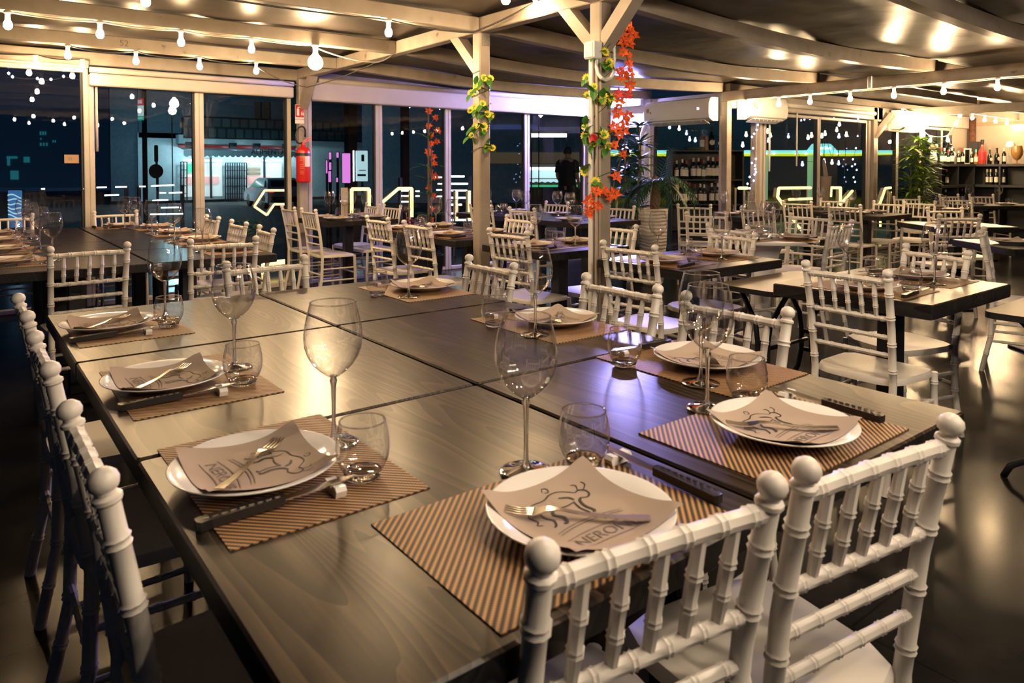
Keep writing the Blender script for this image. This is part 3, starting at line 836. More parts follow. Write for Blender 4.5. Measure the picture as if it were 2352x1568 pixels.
def wine_proto(far=False):
    sg = 16 if far else 32
    bowl = [(0.004, 0.128), (0.012, 0.131), (0.024, 0.140), (0.038, 0.154), (0.048, 0.170), (0.0535, 0.187), (0.0552, 0.203), (0.0540, 0.222), (0.0505, 0.241), (0.0462, 0.258), (0.0425, 0.272)]
    stem = [(0.0055, 0.128), (0.0075, 0.122), (0.0050, 0.112), (0.0040, 0.080), (0.0038, 0.045), (0.0048, 0.020), (0.010, 0.010)]
    foot = [(0.010, 0.010), (0.022, 0.006), (0.040, 0.0035), (0.0455, 0.0026), (0.0460, 0.0012), (0.0445, 0.0002), (0.0, 0.0002)]
    if far:
        m = MB().lathe([(r_, z) for r_, z in reversed(bowl)]+stem[1:]+foot[1:], sg)
        return tag(m.build('wine_glass', 'bowl', None, True), 'x', 'glass')
    r = thing('wine_glass', 'x', 'glass')
    MB().lathe(bowl, sg).build('bowl', 'bowl', r, True)
    MB().lathe([(0.0425+0.0011*cos(k*pi/4), 0.272+0.0011*sin(k*pi/4)) for k in range(9)], sg).build('rim', 'glass', r, True)
    MB().lathe([(0.0, 0.1315), (0.008, 0.1315)]+stem, 16).build('stem', 'glass', r, True)
    MB().lathe([(0.0, 0.0105)]+foot, sg).build('foot', 'glass', r, True)
    return r
def tumbler_proto(far=False):
    sg = 16 if far else 32
    wall = [(0.031, 0.012), (0.0385, 0.022), (0.0440, 0.036), (0.0460, 0.052), (0.0450, 0.070), (0.0420, 0.086), (0.0385, 0.098)]
    if far:
        m = MB().lathe([(0.0, 0.001), (0.030, 0.001)]+wall, sg); return tag(m.build('tumbler', 'bowl', None, True), 'x', 'glass')
    r = thing('tumbler', 'x', 'glass')
    MB().lathe(wall, sg).build('bowl', 'bowl', r, True)
    MB().lathe([(0.0385+0.0013*cos(k*pi/4), 0.098+0.0013*sin(k*pi/4)) for k in range(9)], sg).build('rim', 'glass', r, True)
    MB().lathe([(0.0, 0.0005), (0.027, 0.0005), (0.0305, 0.004), (0.033, 0.0135), (0.030, 0.0150), (0.018, 0.0120), (0.0, 0.0110)], sg).build('base', 'glass', r, True)
    return r
def fork_proto():
    r = thing('fork', 'x', 'fork')
    h = [(-0.105, 0.004), (-0.06, 0.002), (-0.01, 0.004), (0.025, 0.009), (0.045, 0.008)]
    MB().strip([(0, y, z) for y, z in h], [0.016, 0.013, 0.008, 0.007, 0.016], 0.0025, (1, 0, 0)).build('handle', 'steel', r, 'auto')
    t = MB(); t.strip([(0, 0.045, 0.008), (0, 0.060, 0.004), (0, 0.066, 0.003)], [0.016, 0.024, 0.024], 0.002, (1, 0, 0))
    for k in range(4):
        x = -0.0095+k*0.00633
        t.strip([(x, 0.064, 0.003), (x, 0.085, 0.0025), (x, 0.108, 0.006)], [0.0035, 0.0032, 0.0015], 0.002, (1, 0, 0))
    t.build('tines', 'steel', r, 'auto'); return r
def knife_proto():
    r = thing('steak_knife', 'x', 'knife')
    hd = MB().strip([(0, -0.125, 0.001), (0, -0.12, 0.0), (0, -0.06, 0.003), (0, 0.0, 0.005), (0, 0.004, 0.006)], [0.012, 0.021, 0.019, 0.017, 0.015], 0.014, (1, 0, 0))
    hd.build('handle', 'handle', r, 'auto')
    MB().strip([(0, 0.004, 0.011), (0, 0.05, 0.014), (0, 0.10, 0.017), (0, 0.122, 0.018)], [0.013, 0.019, 0.015, 0.002], 0.0018, (1, 0, 0)).build('blade', 'steel', r, 'auto')
    rv = MB()
    for k in range(9): rv.box((0.006, -0.112+0.013*k, 0.0165+0.0004*k), (0.002, 0.008, 0.002))
    rv.build('serration', 'steel', r); return r
def rest_proto():
    prof = [(-0.024, 0.0), (-0.027, 0.010), (-0.022, 0.0165), (-0.010, 0.0155), (-0.006, 0.010), (0.006, 0.010), (0.010, 0.0155), (0.022, 0.0165), (0.027, 0.010), (0.024, 0.0)]
    m = MB().prism(prof, -0.009, 0.009, lambda a, b, h: (a, h, b))
    return tag(m.build('knife_rest', 'china'), 'x', 'knife rest')
PLATE, NAPKIN, MAT, WINE, TUMB, FORK, KNIFE, REST = plate_proto(), nap_proto(), mat_proto(), wine_proto(), tumbler_proto(), fork_proto(), knife_proto(), rest_proto()
FPLATE, FWINE, FTUMB = plate_proto(True), wine_proto(True), tumbler_proto(True)
def far_napkin_proto():
    def P(u, v):
        x = (2*u-1)*0.106; y = (2*v-1)*0.106; return (x, y, nap_z(x, y))
    return tag(MB().grid(P, 10, 10).build('napkin', 'napkin', None, True), 'x', 'napkin')
FNAP = far_napkin_proto()
def setting(x, y, rz, where, lvl=1, glass=(0.0, 0.175), tum=(0.13, 0.145), knife=(0.205, 0.02), mat=(0.0, 0.03), z=Z_T, kturn=0, g='', fork=True, dz_mat=True):
    """x,y: middle of the plate; rz: the way the diner looks (0 = +Y)"""
    a = radians(rz)
    def w(u, v): return (x+u*cos(a)-v*sin(a), y+u*sin(a)+v*cos(a))
    zt = z+(0.002 if dz_mat else 0)
    on = lambda p: (p[0], p[1], zt)
    if lvl >= 1:
        p = w(*mat); place(MAT, (p[0], p[1], z), a, 'brown striped woven placemat '+where, 'placemats'+g)
    place(PLATE if lvl >= 1 else FPLATE, on((x, y)), a, 'round white plate '+where, 'dinner plates'+g)
    place(NAPKIN if lvl >= 1 else FNAP, on((x, y)), a+(random.uniform(-.08, .08) if lvl < 2 else 0), 'taupe paper napkin '+where, 'napkins'+g)
    p = w(*glass); inmat = abs(glass[0]-mat[0]) < 0.18 and abs(glass[1]-mat[1]) < 0.12
    place(WINE if lvl >= 1 else FWINE, (p[0], p[1], zt), a, 'tall clear wine glass '+where, 'wine glasses'+g)
    p = w(*tum); place(TUMB if lvl >= 1 else FTUMB, (p[0], p[1], zt), a, 'low round clear tumbler '+where, 'tumblers'+g)
    if lvl >= 1:
        p = w(*knife); place(KNIFE, (p[0], p[1], zt), a+radians(kturn), 'black handled knife '+where, 'knives'+g)
    if lvl >= 1 and fork:
        p = w(-0.01, -0.005); o = place(FORK, (p[0], p[1], zt+0.0148), a+radians(45 if lvl > 1 else 40), 'steel fork on the napkin '+where, 'forks'+g)
    if lvl >= 2:
        k = radians(kturn); p = w(knife[0]-0.088*sin(k), knife[1]+0.088*cos(k)); place(REST, (p[0], p[1], zt), a+k, 'white knife rest '+where, 'knife rests'+g)

# ================================================================== THE BIG FOREGROUND TABLE
GX = [(0.253, 0.9985), (1.0095, 1.728)]; GY = [(0.62, 1.4285), (1.4395, 2.2515), (2.2625, 3.05)]
NM = {(0, 0): 'near left', (0, 1): 'middle left', (0, 2): 'far left', (1, 0): 'near right', (1, 1): 'middle right', (1, 2): 'far right'}
for i, (x0, x1) in enumerate(GX):
    for j, (y0, y1) in enumerate(GY):
        table(x0, x1, y0, y1, 'weathered wood table, %s of the six pushed together in front' % NM[(i, j)], 'tables of the big foreground block', 'wood', t=0.045, dx=(0.11, -0.11)[i])
# small pale chip repairs on the table tops
for (px, py, w, d) in ((875, 738, 0.05, 0.012), (900, 942, 0.06, 0.02), (1115, 826, 0.03, 0.012)):
    pass
setting(0.725, 0.769, 0, 'at the front left chair of the big table', 2, glass=(0.052, 0.192), tum=(0.150, 0.150), knife=(0.212, 0.035), mat=(-0.02, 0.03), kturn=2)
setting(1.293, 0.787, 0, 'at the front right chair of the big table', 2, glass=(0.003, 0.184), tum=(0.118, 0.163), knife=(0.213, 0.030), mat=(0.0, 0.018), kturn=3)
setting(0.402, 1.235, -90, 'at the nearest left seat of the big table', 2, glass=(-0.05, 0.164), tum=(0.122, 0.140), knife=(0.142, -0.008), mat=(0.0, 0.05), kturn=-2)
setting(0.398, 1.885, -90, 'at the middle left seat of the big table', 2, glass=(-0.05, 0.178), tum=(0.110, 0.150), knife=(0.145, 0.0), mat=(0.0, 0.05), kturn=-3)
setting(0.392, 2.665, -90, 'at the far left corner of the big table', 2, glass=(-0.06, 0.185), tum=(0.085, 0.165), knife=(0.150, 0.0), mat=(0.01, 0.05), kturn=-2)
setting(1.590, 1.195, 90, 'at the nearest right seat of the big table', 2, glass=(-0.10, 0.155), tum=(0.125, 0.185), knife=(0.205, 0.03), mat=(0.01, 0.025), kturn=0)
setting(1.605, 1.825, 90, 'at the middle right seat of the big table', 2, glass=(-0.09, 0.165), tum=(0.09, 0.19), knife=(0.205, 0.03), mat=(0.01, 0.03))
setting(1.600, 2.690, 90, 'at the far right corner of the big table', 2, glass=(-0.125, 0.142), tum=(-0.01, 0.225), knife=(0.20, 0.03), mat=(0.0, 0.04))
chair(0.66, 0.545, -9, 'white bamboo style chair, front left one before the big table')
chair(1.085, 0.492, -8, 'white bamboo style chair, front right one before the big table')
chair(0.145, 1.245, -90, 'shaded white chair nearest the viewer on the left table side')
chair(0.145, 1.905, -90, 'shaded white chair, second along the left side of the big table')
chair(0.150, 2.56, -90, 'shaded white chair, farthest along the left side of the big table')
chair(1.865, 1.30, 92, 'white chair nearest on the right side of the big table')
chair(1.885, 1.79, 90, 'white chair in the middle of the right side of the big table')
chair(1.850, 2.53, 88, 'white chair farthest along the right side of the big table')
chair(1.08, 3.155, 183, 'white chair at the far end of the big table')

# ================================================================== LONG TABLE BY THE LEFT WINDOWS
for i, (x0, x1) in enumerate([(0.06, 0.855), (0.865, 1.56)]):
    for j in range(4):
        y0 = 4.36+0.75*j
        table(x0, x1, y0, y0+0.743, 'dark wood table of the long left window block, %s column, %s row' % (('left', 'right')[i], ('nearest', 'second', 'third', 'farthest')[j]), 'tables of the left window block', dx=(0.08, -0.08)[i])
LW = 'of the left window table'
for k, y in enumerate((4.74, 5.47, 6.2, 6.88)):
    n = ('nearest', 'second', 'third', 'farthest')[k]
    setting(1.40, y, 90, 'at the %s right seat %s' % (n, LW), 1, fork=k < 2)
    setting(0.235, y+0.08, -90, 'at the %s left seat %s' % (n, LW), 1, fork=k < 2, glass=(0, 0.2))
setting(1.17, 7.18, 180, 'at the window end %s' % LW, 1, fork=False)
chair(0.55, 4.27, 2, 'brownish lit white chair, left of two backed against the left window table')
chair(1.205, 4.22, -8, 'brownish lit white chair, right of two backed against the left window table')
chair(1.67, 4.86, 86, 'white chair, nearest on the right side of the left window table')
chair(1.69, 5.52, 90, 'white chair, second on the right side of the left window table')
chair(1.70, 6.25, 90, 'white chair, third on the right side of the left window table', far=True)
chair(1.18, 7.52, 180, 'white chair before the second window mullion at the left', far=True)
chair(0.36, 7.52, 180, 'white chair by the window at the left picture edge', far=True)

# ================================================================== THE OTHER TABLES
def two(x0, x1, y0, y1, where, lvl=1, fork=True, left=True, right=True):
    y = (y0+y1)/2
    if left: setting(x0+0.168, y, -90, 'on the left of '+where, lvl, fork=fork, glass=(-0.135, 0.128), tum=(0.145, 0.10))
    if right: setting(x1-0.168, y, 90, 'on the right of '+where, lvl, fork=fork, glass=(-0.135, 0.128), tum=(0.145, 0.10))
# under the extinguisher
table(2.85, 3.62, 6.57, 7.34, 'dark wood table by the window beside the fire extinguisher')
setting(3.03, 6.77, -90, 'at the near left of the extinguisher table', 0, glass=(-0.12, 0.14), tum=(0.13, 0.14)); setting(3.03, 7.14, -90, 'at the far left of the extinguisher table', 0, glass=(-0.12, 0.14), tum=(0.13, 0.14))
setting(3.44, 6.77, 90, 'at the near right of the extinguisher table', 0, glass=(-0.12, 0.14), tum=(0.13, 0.14)); setting(3.44, 7.14, 90, 'at the far right of the extinguisher table', 0, glass=(-0.12, 0.14), tum=(0.13, 0.14))
mn = MB().box((0, 0, 0.0), (0.075, 0.006, 0.32)); tag(mn.build('menu_board', 'cream', loc=(3.2, 6.96, 0.93)), 'tall white menu card standing on the extinguisher table', 'menu')
chair(2.72, 6.74, -90, 'white chair side on, before the fire extinguisher post', far=True)
chair(2.72, 7.28, -90, 'white chair side on, behind the one before the extinguisher post', far=True)
chair(3.73, 7.36, 86, 'white chair at the window side end of the extinguisher table', far=True)
chair(3.75, 6.94, 92, 'white chair under the slanting yellow neon letter', far=True)
# left of the yellow flowered post
table(2.85, 3.58, 4.33, 5.06, 'dark wood table just behind the yellow flowered post', 'tables behind the yellow flowered post')
table(2.85, 3.58, 5.07, 5.80, 'dark wood table between the yellow flowered post and the extinguisher table', 'tables behind the yellow flowered post')
two(2.85, 3.58, 4.33, 5.06, 'the yellow flowered post table', 1)
two(2.85, 3.58, 5.07, 5.80, 'the second table behind the yellow flowers', 1, fork=False)
chair(2.69, 4.62, -88, 'white chair left of the table behind the yellow flowered post')
chair(2.73, 5.32, -88, 'white chair between the extinguisher table and the yellow flowers')
chair(3.72, 4.68, 90, 'white chair right of the yellow flowered post, facing left')
# between the two flowered posts
table(2.88, 3.60, 3.34, 4.05, 'dark wood table between the two flowered posts', dx=0.045)
two(2.88, 3.60, 3.34, 4.05, 'the table between the flowered posts', 1)
chair(2.81, 3.67, -84, 'white chair between the two flowered posts, seen from behind')
chair(3.76, 3.60, 90, 'white chair just right of the orange garland post')
# right of the orange garland post
table(2.94, 3.77, 2.31, 2.98, 'dark edged wood table right of the orange garland post')
two(2.94, 3.77, 2.31, 2.98, 'the table right of the garland post', 1)
chair(2.82, 2.63, -86, 'white chair in front of the table right of the garland post')
chair(3.89, 2.73, 84, 'white chair at the right end of the garland post table')
bistro(3.10, 3.86, 1.93, 2.29, 0.70, 'bare brown bistro table between two laid wood tables')
# the wood table at the right
table(2.96, 3.79, 1.18, 1.86, 'grained wood table at right with thick black edge', None, 'wood', t=0.06)
two(2.96, 3.79, 1.18, 1.86, 'the grained wood table at right', 1)
chair(2.87, 1.48, -92, 'white chair with full seat in view at the right wood table')
chair(3.90, 1.54, 72, 'white chair at the far end of the right wood table')
bistro(3.30, 4.10, 0.50, 1.13, 0.715, 'bare brown bistro table with curved iron legs at right edge')
# round white table
r = thing('round_table', 'round white pedestal table in the middle of the right hand tables', 'table', (4.82, 3.12, 0))
MB().lathe([(0.0, 0.745), (0.37, 0.745), (0.40, 0.752), (0.402, 0.762), (0.395, 0.77), (0.0, 0.77)], 40).build('table_top', 'white', r, 'auto')
MB().lathe([(0.16, 0.745), (0.125, 0.66), (0.085, 0.50), (0.062, 0.36), (0.060, 0.22), (0.085, 0.10), (0.15, 0.035), (0.16, 0.02)], 24).build('pedestal', 'white', r, True)
MB().lathe([(0.0, 0.03), (0.18, 0.03), (0.20, 0.012), (0.202, 0.0), (0.0, 0.0)], 32).build('base_plate', 'white', r, 'auto')
for k, (a, n) in enumerate(((-150, 'front left'), (-30, 'front right'), (90, 'back'))):
    aa = radians(a-37.8); setting(4.82+0.24*cos(aa), 3.12+0.24*sin(aa), a-37.8+90, 'at the %s of the round white table' % n, 0 if k == 2 else 1, fork=False, glass=(-0.06, 0.162), tum=(0.07, 0.160), knife=(0.17, 0.0), mat=(0, 0.0))
chair(4.25, 3.03, -96, 'white chair at the left of the round white table')
chair(5.86, 3.33, 96, 'white chair behind the round table with neon shining through it')
chair(5.25, 2.73, 3, 'white chair right of the round white table, turned away')
# farther tables on the right
table(6.60, 7.30, 4.50, 5.16, 'dark table before the wine rack and corner post')
two(6.60, 7.30, 4.50, 5.16, 'the table before the wine rack', 0)
chair(6.40, 4.99, -60, 'white chair before the bottles of the wine rack', far=True)
chair(5.33, 4.02, -60, 'white chair with blue lit seat below the wine rack', far=True)
chair(6.48, 4.26, -86, 'white chair right of the corner post under the bulbs', far=True)
table(8.14, 8.86, 4.50, 5.20, 'dark table close to the neon lit windows')
two(8.14, 8.86, 4.50, 5.20, 'the neon lit window table', 0)
chair(8.00, 4.72, -86, 'white chair before the long yellow neon bar', far=True)
chair(9.02, 4.80, 90, 'white chair below the white aluminium window post', far=True)
table(7.90, 8.66, 3.68, 4.36, 'dark table with pale front edge in line with the window post')
two(7.90, 8.66, 3.68, 4.36, 'the table below the window post', 0)
chair(7.73, 4.00, -88, 'tall looking white chair left of the table below the window post', far=True)
chair(8.84, 4.02, 92, 'white chair at the far end of the table below the window post', far=True)
chair(9.27, 3.86, 96, 'white chair before the bamboo, right of the window post table', far=True)
def frontal(px, D, w, d, label, name='dining_table', top='wood'):
    X = (px-PX)/F_PX*D; x = D*sin(YAW)+X*cos(YAW); y = D*cos(YAW)-X*sin(YAW)
    r = table(x-w/2, x+w/2, y-d/2, y+d/2, label, None, top, rz=-degrees_yaw, single=w < 1.1, name=name); return x, y
degrees_yaw = 37.83
def rel(x, y, u, v):
    a = -YAW; return (x+u*cos(a)-v*sin(a), y+u*sin(a)+v*cos(a))
x, y = frontal(2196, 6.70, 0.74, 0.66, 'wood topped table turned to the viewer before the bottle shelf')
p = rel(x, y, -0.02, -0.15); setting(p[0], p[1], -37.8, 'at the front of the turned wood table', 0, glass=(-0.12, 0.14), tum=(0.13, 0.13))
p = rel(x, y, 0.02, 0.16); setting(p[0], p[1], 142.2, 'at the back of the turned wood table', 0, glass=(-0.12, 0.14), tum=(0.13, 0.13))
chair(6.80, 2.50, -37, 'grey lit white chair seen square from behind at right')
chair(7.90, 3.05, 143, 'white chair facing the viewer behind the turned wood table', far=True)
x, y = frontal(2392, 4.98, 0.82, 0.66, 'dark wood table cut by the right picture edge', top='wood_dark')
p = rel(x, y, -0.20, 0.0); setting(p[0], p[1], -128, 'on the dark table at the right edge', 0)
chair(5.33, 1.83, 196, 'greyish chair at the dark table on the right picture edge')
x, y = frontal(2335, 10.2, 1.6, 0.62, 'long dark table below the bottle shelf', top='wood_dark')
for k, u in enumerate((-0.62, -0.2, 0.22)):
    p = rel(x, y, u, -0.1); setting(p[0], p[1], -37.8, 'at the %s place of the bottle shelf table' % ('left', 'middle', 'right')[k], 0)
chair(10.63, 3.95, 130, 'white chair at the left end of the bottle shelf table', far=True)
p = rel(x, y, -0.62, 0.56); chair(p[0], p[1], 158, 'white chair behind the bottle shelf table, left of two', far=True)
p = rel(x, y, -0.12, 0.58); chair(p[0], p[1], 140, 'white chair behind the bottle shelf table, right of two', far=True)
x, y = frontal(2145, 9.45, 0.6, 0.6, 'small dark table between the bamboo and the bottle shelf table', top='wood_dark')
p = rel(x, y, 0.0, -0.05); setting(p[0], p[1], -37.8, 'on the small table before the bamboo', 0)
p = rel(x, y, -0.05, 0.56); chair(p[0], p[1], 142, 'white chair behind the small table before the bamboo', far=True)
# behind the garland post
for k, (y0, y1) in enumerate(((4.93, 5.64), (5.65, 6.36), (6.37, 7.08))):
    nm = ('by the palm pot', 'one before last', 'nearest the window')[k]
    table(4.66, 5.48, y0, y1, 'dark table behind the flowered posts, '+nm, 'tables behind the flowered posts')
    two(4.66, 5.48, y0, y1, 'the row table '+nm, 0)
chair(5.62, 5.33, 93, 'white chair between the garland post and the palm pot', far=True)
chair(5.63, 6.38, 96, 'white chair seen through wine glasses left of the garland post', far=True)
chair(4.50, 5.64, -84, 'white chair in the middle between the flowered posts, far row', far=True)
chair(4.49, 6.34, -84, 'white chair half hidden right of the yellow flowered post', far=True)

# ================================================================== THINGS ON THE POSTS
def front(px, py, D):
    return Vector((0, 0, EYE)) + _ray(px, py)*(D/_ray(px, py).dot(Vector((sin(YAW), cos(YAW), 0))))
FX = Vector((cos(YAW), -sin(YAW), 0)); FY = Vector((sin(YAW), cos(YAW), 0)); FZ = Vector((0, 0, 1))
def upright(mb, o, ex, ez=None, n=None):
    """stand flat lettering (x right, y up) upright at o, running along ex"""
    ex = Vector(ex).normalized(); ez = Vector((0, 0, 1)); nrm = ex.cross(ez)
    return mb.xf(basis(o, ex, ez, nrm))
# fire extinguisher and its sign
b = onY(697, 419, 7.46); 
x_ = thing('fire_extinguisher', 'red fire extinguisher hung on the white post between the windows', 'fire extinguisher', (b.x, b.y, b.z))
MB().lathe([(0, 0), (0.060, 0), (0.072, 0.008), (0.075, 0.02), (0.075, 0.325), (0.070, 0.350), (0.050, 0.372), (0.024, 0.384), (0.022, 0.40), (0, 0.40)], 28).build('cylinder', 'red', x_, True)
v = MB(); v.tube([(0, 0, 0.39), (0, 0, 0.43)], 0.02, 12); v.bar((0, 0, 0.425), (0.085, -0.02, 0.47), 0.02, 0.012); v.bar((0, 0, 0.44), (0.075, -0.02, 0.495), 0.02, 0.010)
v.build('valve', 'red', x_, 'auto')
bk = MB().box((-0.012, 0.105, 0.30), (0.05, 0.07, 0.03)); bk.lathe([(0.079, 0.285), (0.079, 0.315)], 24); bk.build('bracket', 'iron', x_)
MB().tube([(-0.01, 0, 0.425), (-0.04, -0.01, 0.415), (-0.066, -0.01, 0.425), (-0.082, -0.01, 0.455), (-0.084, -0.01, 0.50), (-0.074, -0.01, 0.545), (-0.052, -0.01, 0.583), (-0.02, -0.01, 0.60), (0.008, -0.005, 0.592), (0.024, 0.0, 0.565), (0.03, 0.01, 0.53), (0.031, 0.02, 0.49)], 0.010, 8).build('hose', 'rubber', x_, True)
lb = MB().grid(lambda u, w: (0.0757*sin(-0.15+1.0*u), -0.0757*cos(-0.15+1.0*u), 0.17+0.11*w), 8, 1); lb.build('label', 'paper', x_)
mk = MB()
for i, (zz, w0) in enumerate(((0.275, 0.25), (0.258, 0.3), (0.235, 0.22), (0.19, 0.3), (0.17, 0.3), (0.15, 0.3), (0.12, 0.3), (0.105, 0.3), (0.09, 0.3))):
    a0 = -0.85; mk.grid(lambda u, w: (0.0756*sin(a0+w0*1.7*u), -0.0756*cos(a0+w0*1.7*u), zz+(0.010 if i < 3 else 0.005)*w), 6, 1)
mk.build('printing', 'kraft', x_)
b = onY(688, 262, 7.585)
s = thing('safety_sign', 'red and white extinguisher sign on the white post', 'sign', (b.x, b.y, b.z))
MB().box((0, 0, 0), (0.098, 0.003, 0.205)).build('panel', 'paper', s)
MB().box((0, -0.002, 0.032), (0.094, 0.003, 0.132)).build('red_field', 'red_sign', s)
pg = MB().box((-0.018, -0.004, 0.02), (0.026, 0.002, 0.072)); pg.box((-0.018, -0.004, 0.066), (0.012, 0.002, 0.018)); pg.box((-0.006, -0.004, 0.074), (0.022, 0.002, 0.008))
for k in range(3): pg.prism([(0.016+0.011*k, -0.018), (0.024+0.011*k, -0.006), (0.020+0.010*k, 0.012+0.006*k), (0.028+0.009*k, 0.036+0.006*k), (0.014+0.011*k, 0.012), (0.018+0.010*k, -0.004)], -0.005, -0.003, lambda a, c, h: (a, h, c))
pg.build('pictogram', 'paper', s)
upright(text_mb('ESTINTORE', 0.021), (0, -0.0035, -0.058), (1, 0, 0)).build('lettering', 'ink', s)
# junction box, conduit and trunking on the garland post
PF = 3.04-0.047; PL = XB-0.047
j = onX(1362, 116, PL-0.035)
jb = thing('junction_box', 'cream electric box high on the orange garland post', 'electric box', (j.x, j.y, j.z))
MB().box((0, 0, 0), (0.07, 0.085, 0.10), bev=0.006).build('box', 'white', jb)
MB().box((-0.037, 0, 0), (0.006, 0.072, 0.086), bev=0.002).build('cover', 'white', jb)
cp = [onX(1371, 134, PL-0.012), onX(1370, 152, PL-0.014), onX(1373, 168, PL-0.016), onY(1381, 179, PF-0.03), onY(1391, 184, PF-0.03), onY(1402, 180, PF-0.02), onY(1410, 165, PF-0.015), onY(1411, 140, PF-0.014), onY(1410, 100, PF-0.014)]
fine = []
for a, c in zip(cp, cp[1:]):
    for i in range(8): fine.append(a.lerp(c, i/8))
fine.append(cp[-1])
tag(MB().tube(fine, [0.0115 if i % 2 else 0.0095 for i in range(len(fine))], 8).build('conduit', 'white', smooth=True), 'white corrugated conduit looping round the orange garland post', 'conduit')
tag(MB().box((PL-0.012, 3.055, 1.02), (0.022, 0.03, 2.0), bev=0.004).build('cable_duct', 'white'), 'narrow white cable trunking down the orange garland post', 'trunking')
tag(MB().box((PL-0.008, 3.012, 0.95), (0.014, 0.018, 1.9), bev=0.003).build('cable_duct', 'cream'), 'cream cable strip beside the trunking on the garland post', 'trunking')
pz = onY(1399, 255, PF-0.001)
nt_ = MB()
for k, t in enumerate(('54', '69', '56', '9')):
    nt_.merge(upright(text_mb(t, 0.030), (pz.x, pz.y, pz.z+0.045-0.030*k), (1, 0, 0)))
nt_.merge(upright(MB().lathe([(0.017, 0), (0.019, 0)], 20), (pz.x, pz.y, pz.z-0.045), (1, 0, 0)))
tag(nt_.build('pencil_note', 'ink_soft'), 'pencilled numbers on the orange garland post', 'writing')
q = onY(237, 142, 7.675-0.0)
tag(upright(text_mb('52', 0.07), (q.x, 6.67-0.0415, 2.315), (1, 0, 0)).build('pencil_note', 'ink_soft'), 'pencilled 52 on the beam above the left window', 'writing')
q = onY(1905, 125, 3.04-0.042)
tag(upright(text_mb('50', 0.05), (q.x, 3.04-0.0415, q.z), (1, 0, 0)).build('pencil_note', 'leaf'), 'green 50 written on the right ceiling beam', 'writing')
q = onY(164.5, 365, YW-0.006)
n_ = thing('paper_note', 'brown paper note with 52 stuck on the left window', 'note', (q.x, q.y, q.z))
MB().box((0, 0, 0), (0.115, 0.002, 0.078)).build('sheet', 'kraft', n_)
upright(text_mb('52', 0.035), (-0.012, -0.002, 0), (1, 0, 0)).build('lettering', 'ink_soft', n_)

# ---- garlands
def daisy():
    m = MB()
    for k in range(12):
        a = 2*pi*k/12; c = Vector((cos(a), sin(a), 0)); t = Vector((-sin(a), cos(a), 0))
        p0 = c*0.007; p1 = c*0.020+t*0.0065+Vector((0, 0, 0.003)); p2 = c*0.029+Vector((0, 0, 0.006)); p3 = c*0.020-t*0.0065+Vector((0, 0, 0.003))
        m._add([p0, p1, p2, p3], [(0, 1, 2, 3)])
    n = len(m.f); m.lathe([(0.010, 0.003), (0.008, 0.007), (0, 0.008)], 10)
    o = m.build('flower', 'yellow'); o.data.materials.append(M['eye'])
    for i, p in enumerate(o.data.polygons):
        if i >= n: p.material_index = 1
    return o
def leaf_mesh(mat, L=0.055, Wd=0.032, nm='leaf'):
    m = MB().leafblade((0, 0, 0), (1, 0, 0), L, Wd, 0.15, segs=5)
    return m.build(nm, mat)
def maple(mat):
    m = MB()
    for k in range(6):
        a = 2*pi*k/6+0.2*(k % 2); L = 0.055 if k % 2 else 0.046
        c = Vector((cos(a), sin(a), 0)); t = Vector((-sin(a), cos(a), 0)); z = Vector((0, 0, 1))
        pts = [c*0.004, c*L*0.45+t*0.016+z*0.008, c*L*0.62+t*0.011+z*0.011, c*L+z*0.004, c*L*0.62-t*0.011+z*0.011, c*L*0.45-t*0.016+z*0.008, c*L*0.5+z*0.002]
        m._add(pts, [(0, 6, 1), (1, 6, 2), (2, 6, 3), (3, 6, 4), (4, 6, 5), (5, 6, 0)])
    return m.build('blossom', mat)
DAISY, LEAF = daisy(), leaf_mesh('leaf')
MAPLE = {k: maple(k) for k in ('orange', 'pinkleaf')}
used_part = set()
def part_copy(proto, parent, loc, facing, roll=None, sc=1.0):
    o = proto if proto.name not in used_part else proto.copy()
    if o is not proto: COL.objects.link(o)
    used_part.add(proto.name)
    o.parent = parent; o.location = loc
    f = Vector(facing).normalized(); o.rotation_euler = f.to_track_quat('Z', 'Y').to_euler()
    if roll is not None: o.rotation_euler.rotate_axis('Z', roll)
    o.scale = (sc, sc, sc); return o
def yellow_garland(label, pts, xp, yp, edge, w=0.047):
    root = thing('flower_garland', label, 'garland', (xp, yp, 0))
    O = Vector((xp, yp, 0)); path = []
    zs = []
    for px, py in pts:
        if px < edge: p = onX(px, py, xp-w-0.022); nrm = Vector((-1, -0.35, 0.1))
        else: p = onY(px, py, yp-w-0.022); nrm = Vector((-0.3, -1, 0.1))
        zs.append(p.z)
        nrm = nrm+Vector((random.uniform(-.35, .35), random.uniform(-.35, .35), random.uniform(-.1, .4)))
        part_copy(DAISY, root, p-O, nrm, random.uniform(0, 6), random.uniform(0.85, 1.12))
        for k in range(3):
            d = Vector((random.uniform(-1, 1), random.uniform(-.6, .1), random.uniform(-1, .6))).normalized()
            q = p+d*0.012+Vector((0, 0.008, 0)); lf = part_copy(LEAF, root, q-O, (0, -1, 0.3), None, random.uniform(0.9, 1.6))
            lf.rotation_euler = d.to_track_quat('X', 'Z').to_euler()
    z0, z1 = min(zs)-0.08, max(zs)+0.05; N = 90; R = w*1.42
    for i in range(N+1):
        t = i/N; a = 2*pi*4.5*t+0.8; sq = max(abs(cos(a)), abs(sin(a)))
        path.append((cos(a)/sq*(w+0.006), sin(a)/sq*(w+0.006), z0+(z1-z0)*t+0.02*sin(7*t*pi)))
    MB().tube(path, 0.0022, 5).build('stem', 'leaf_dark', root, True)
    return root
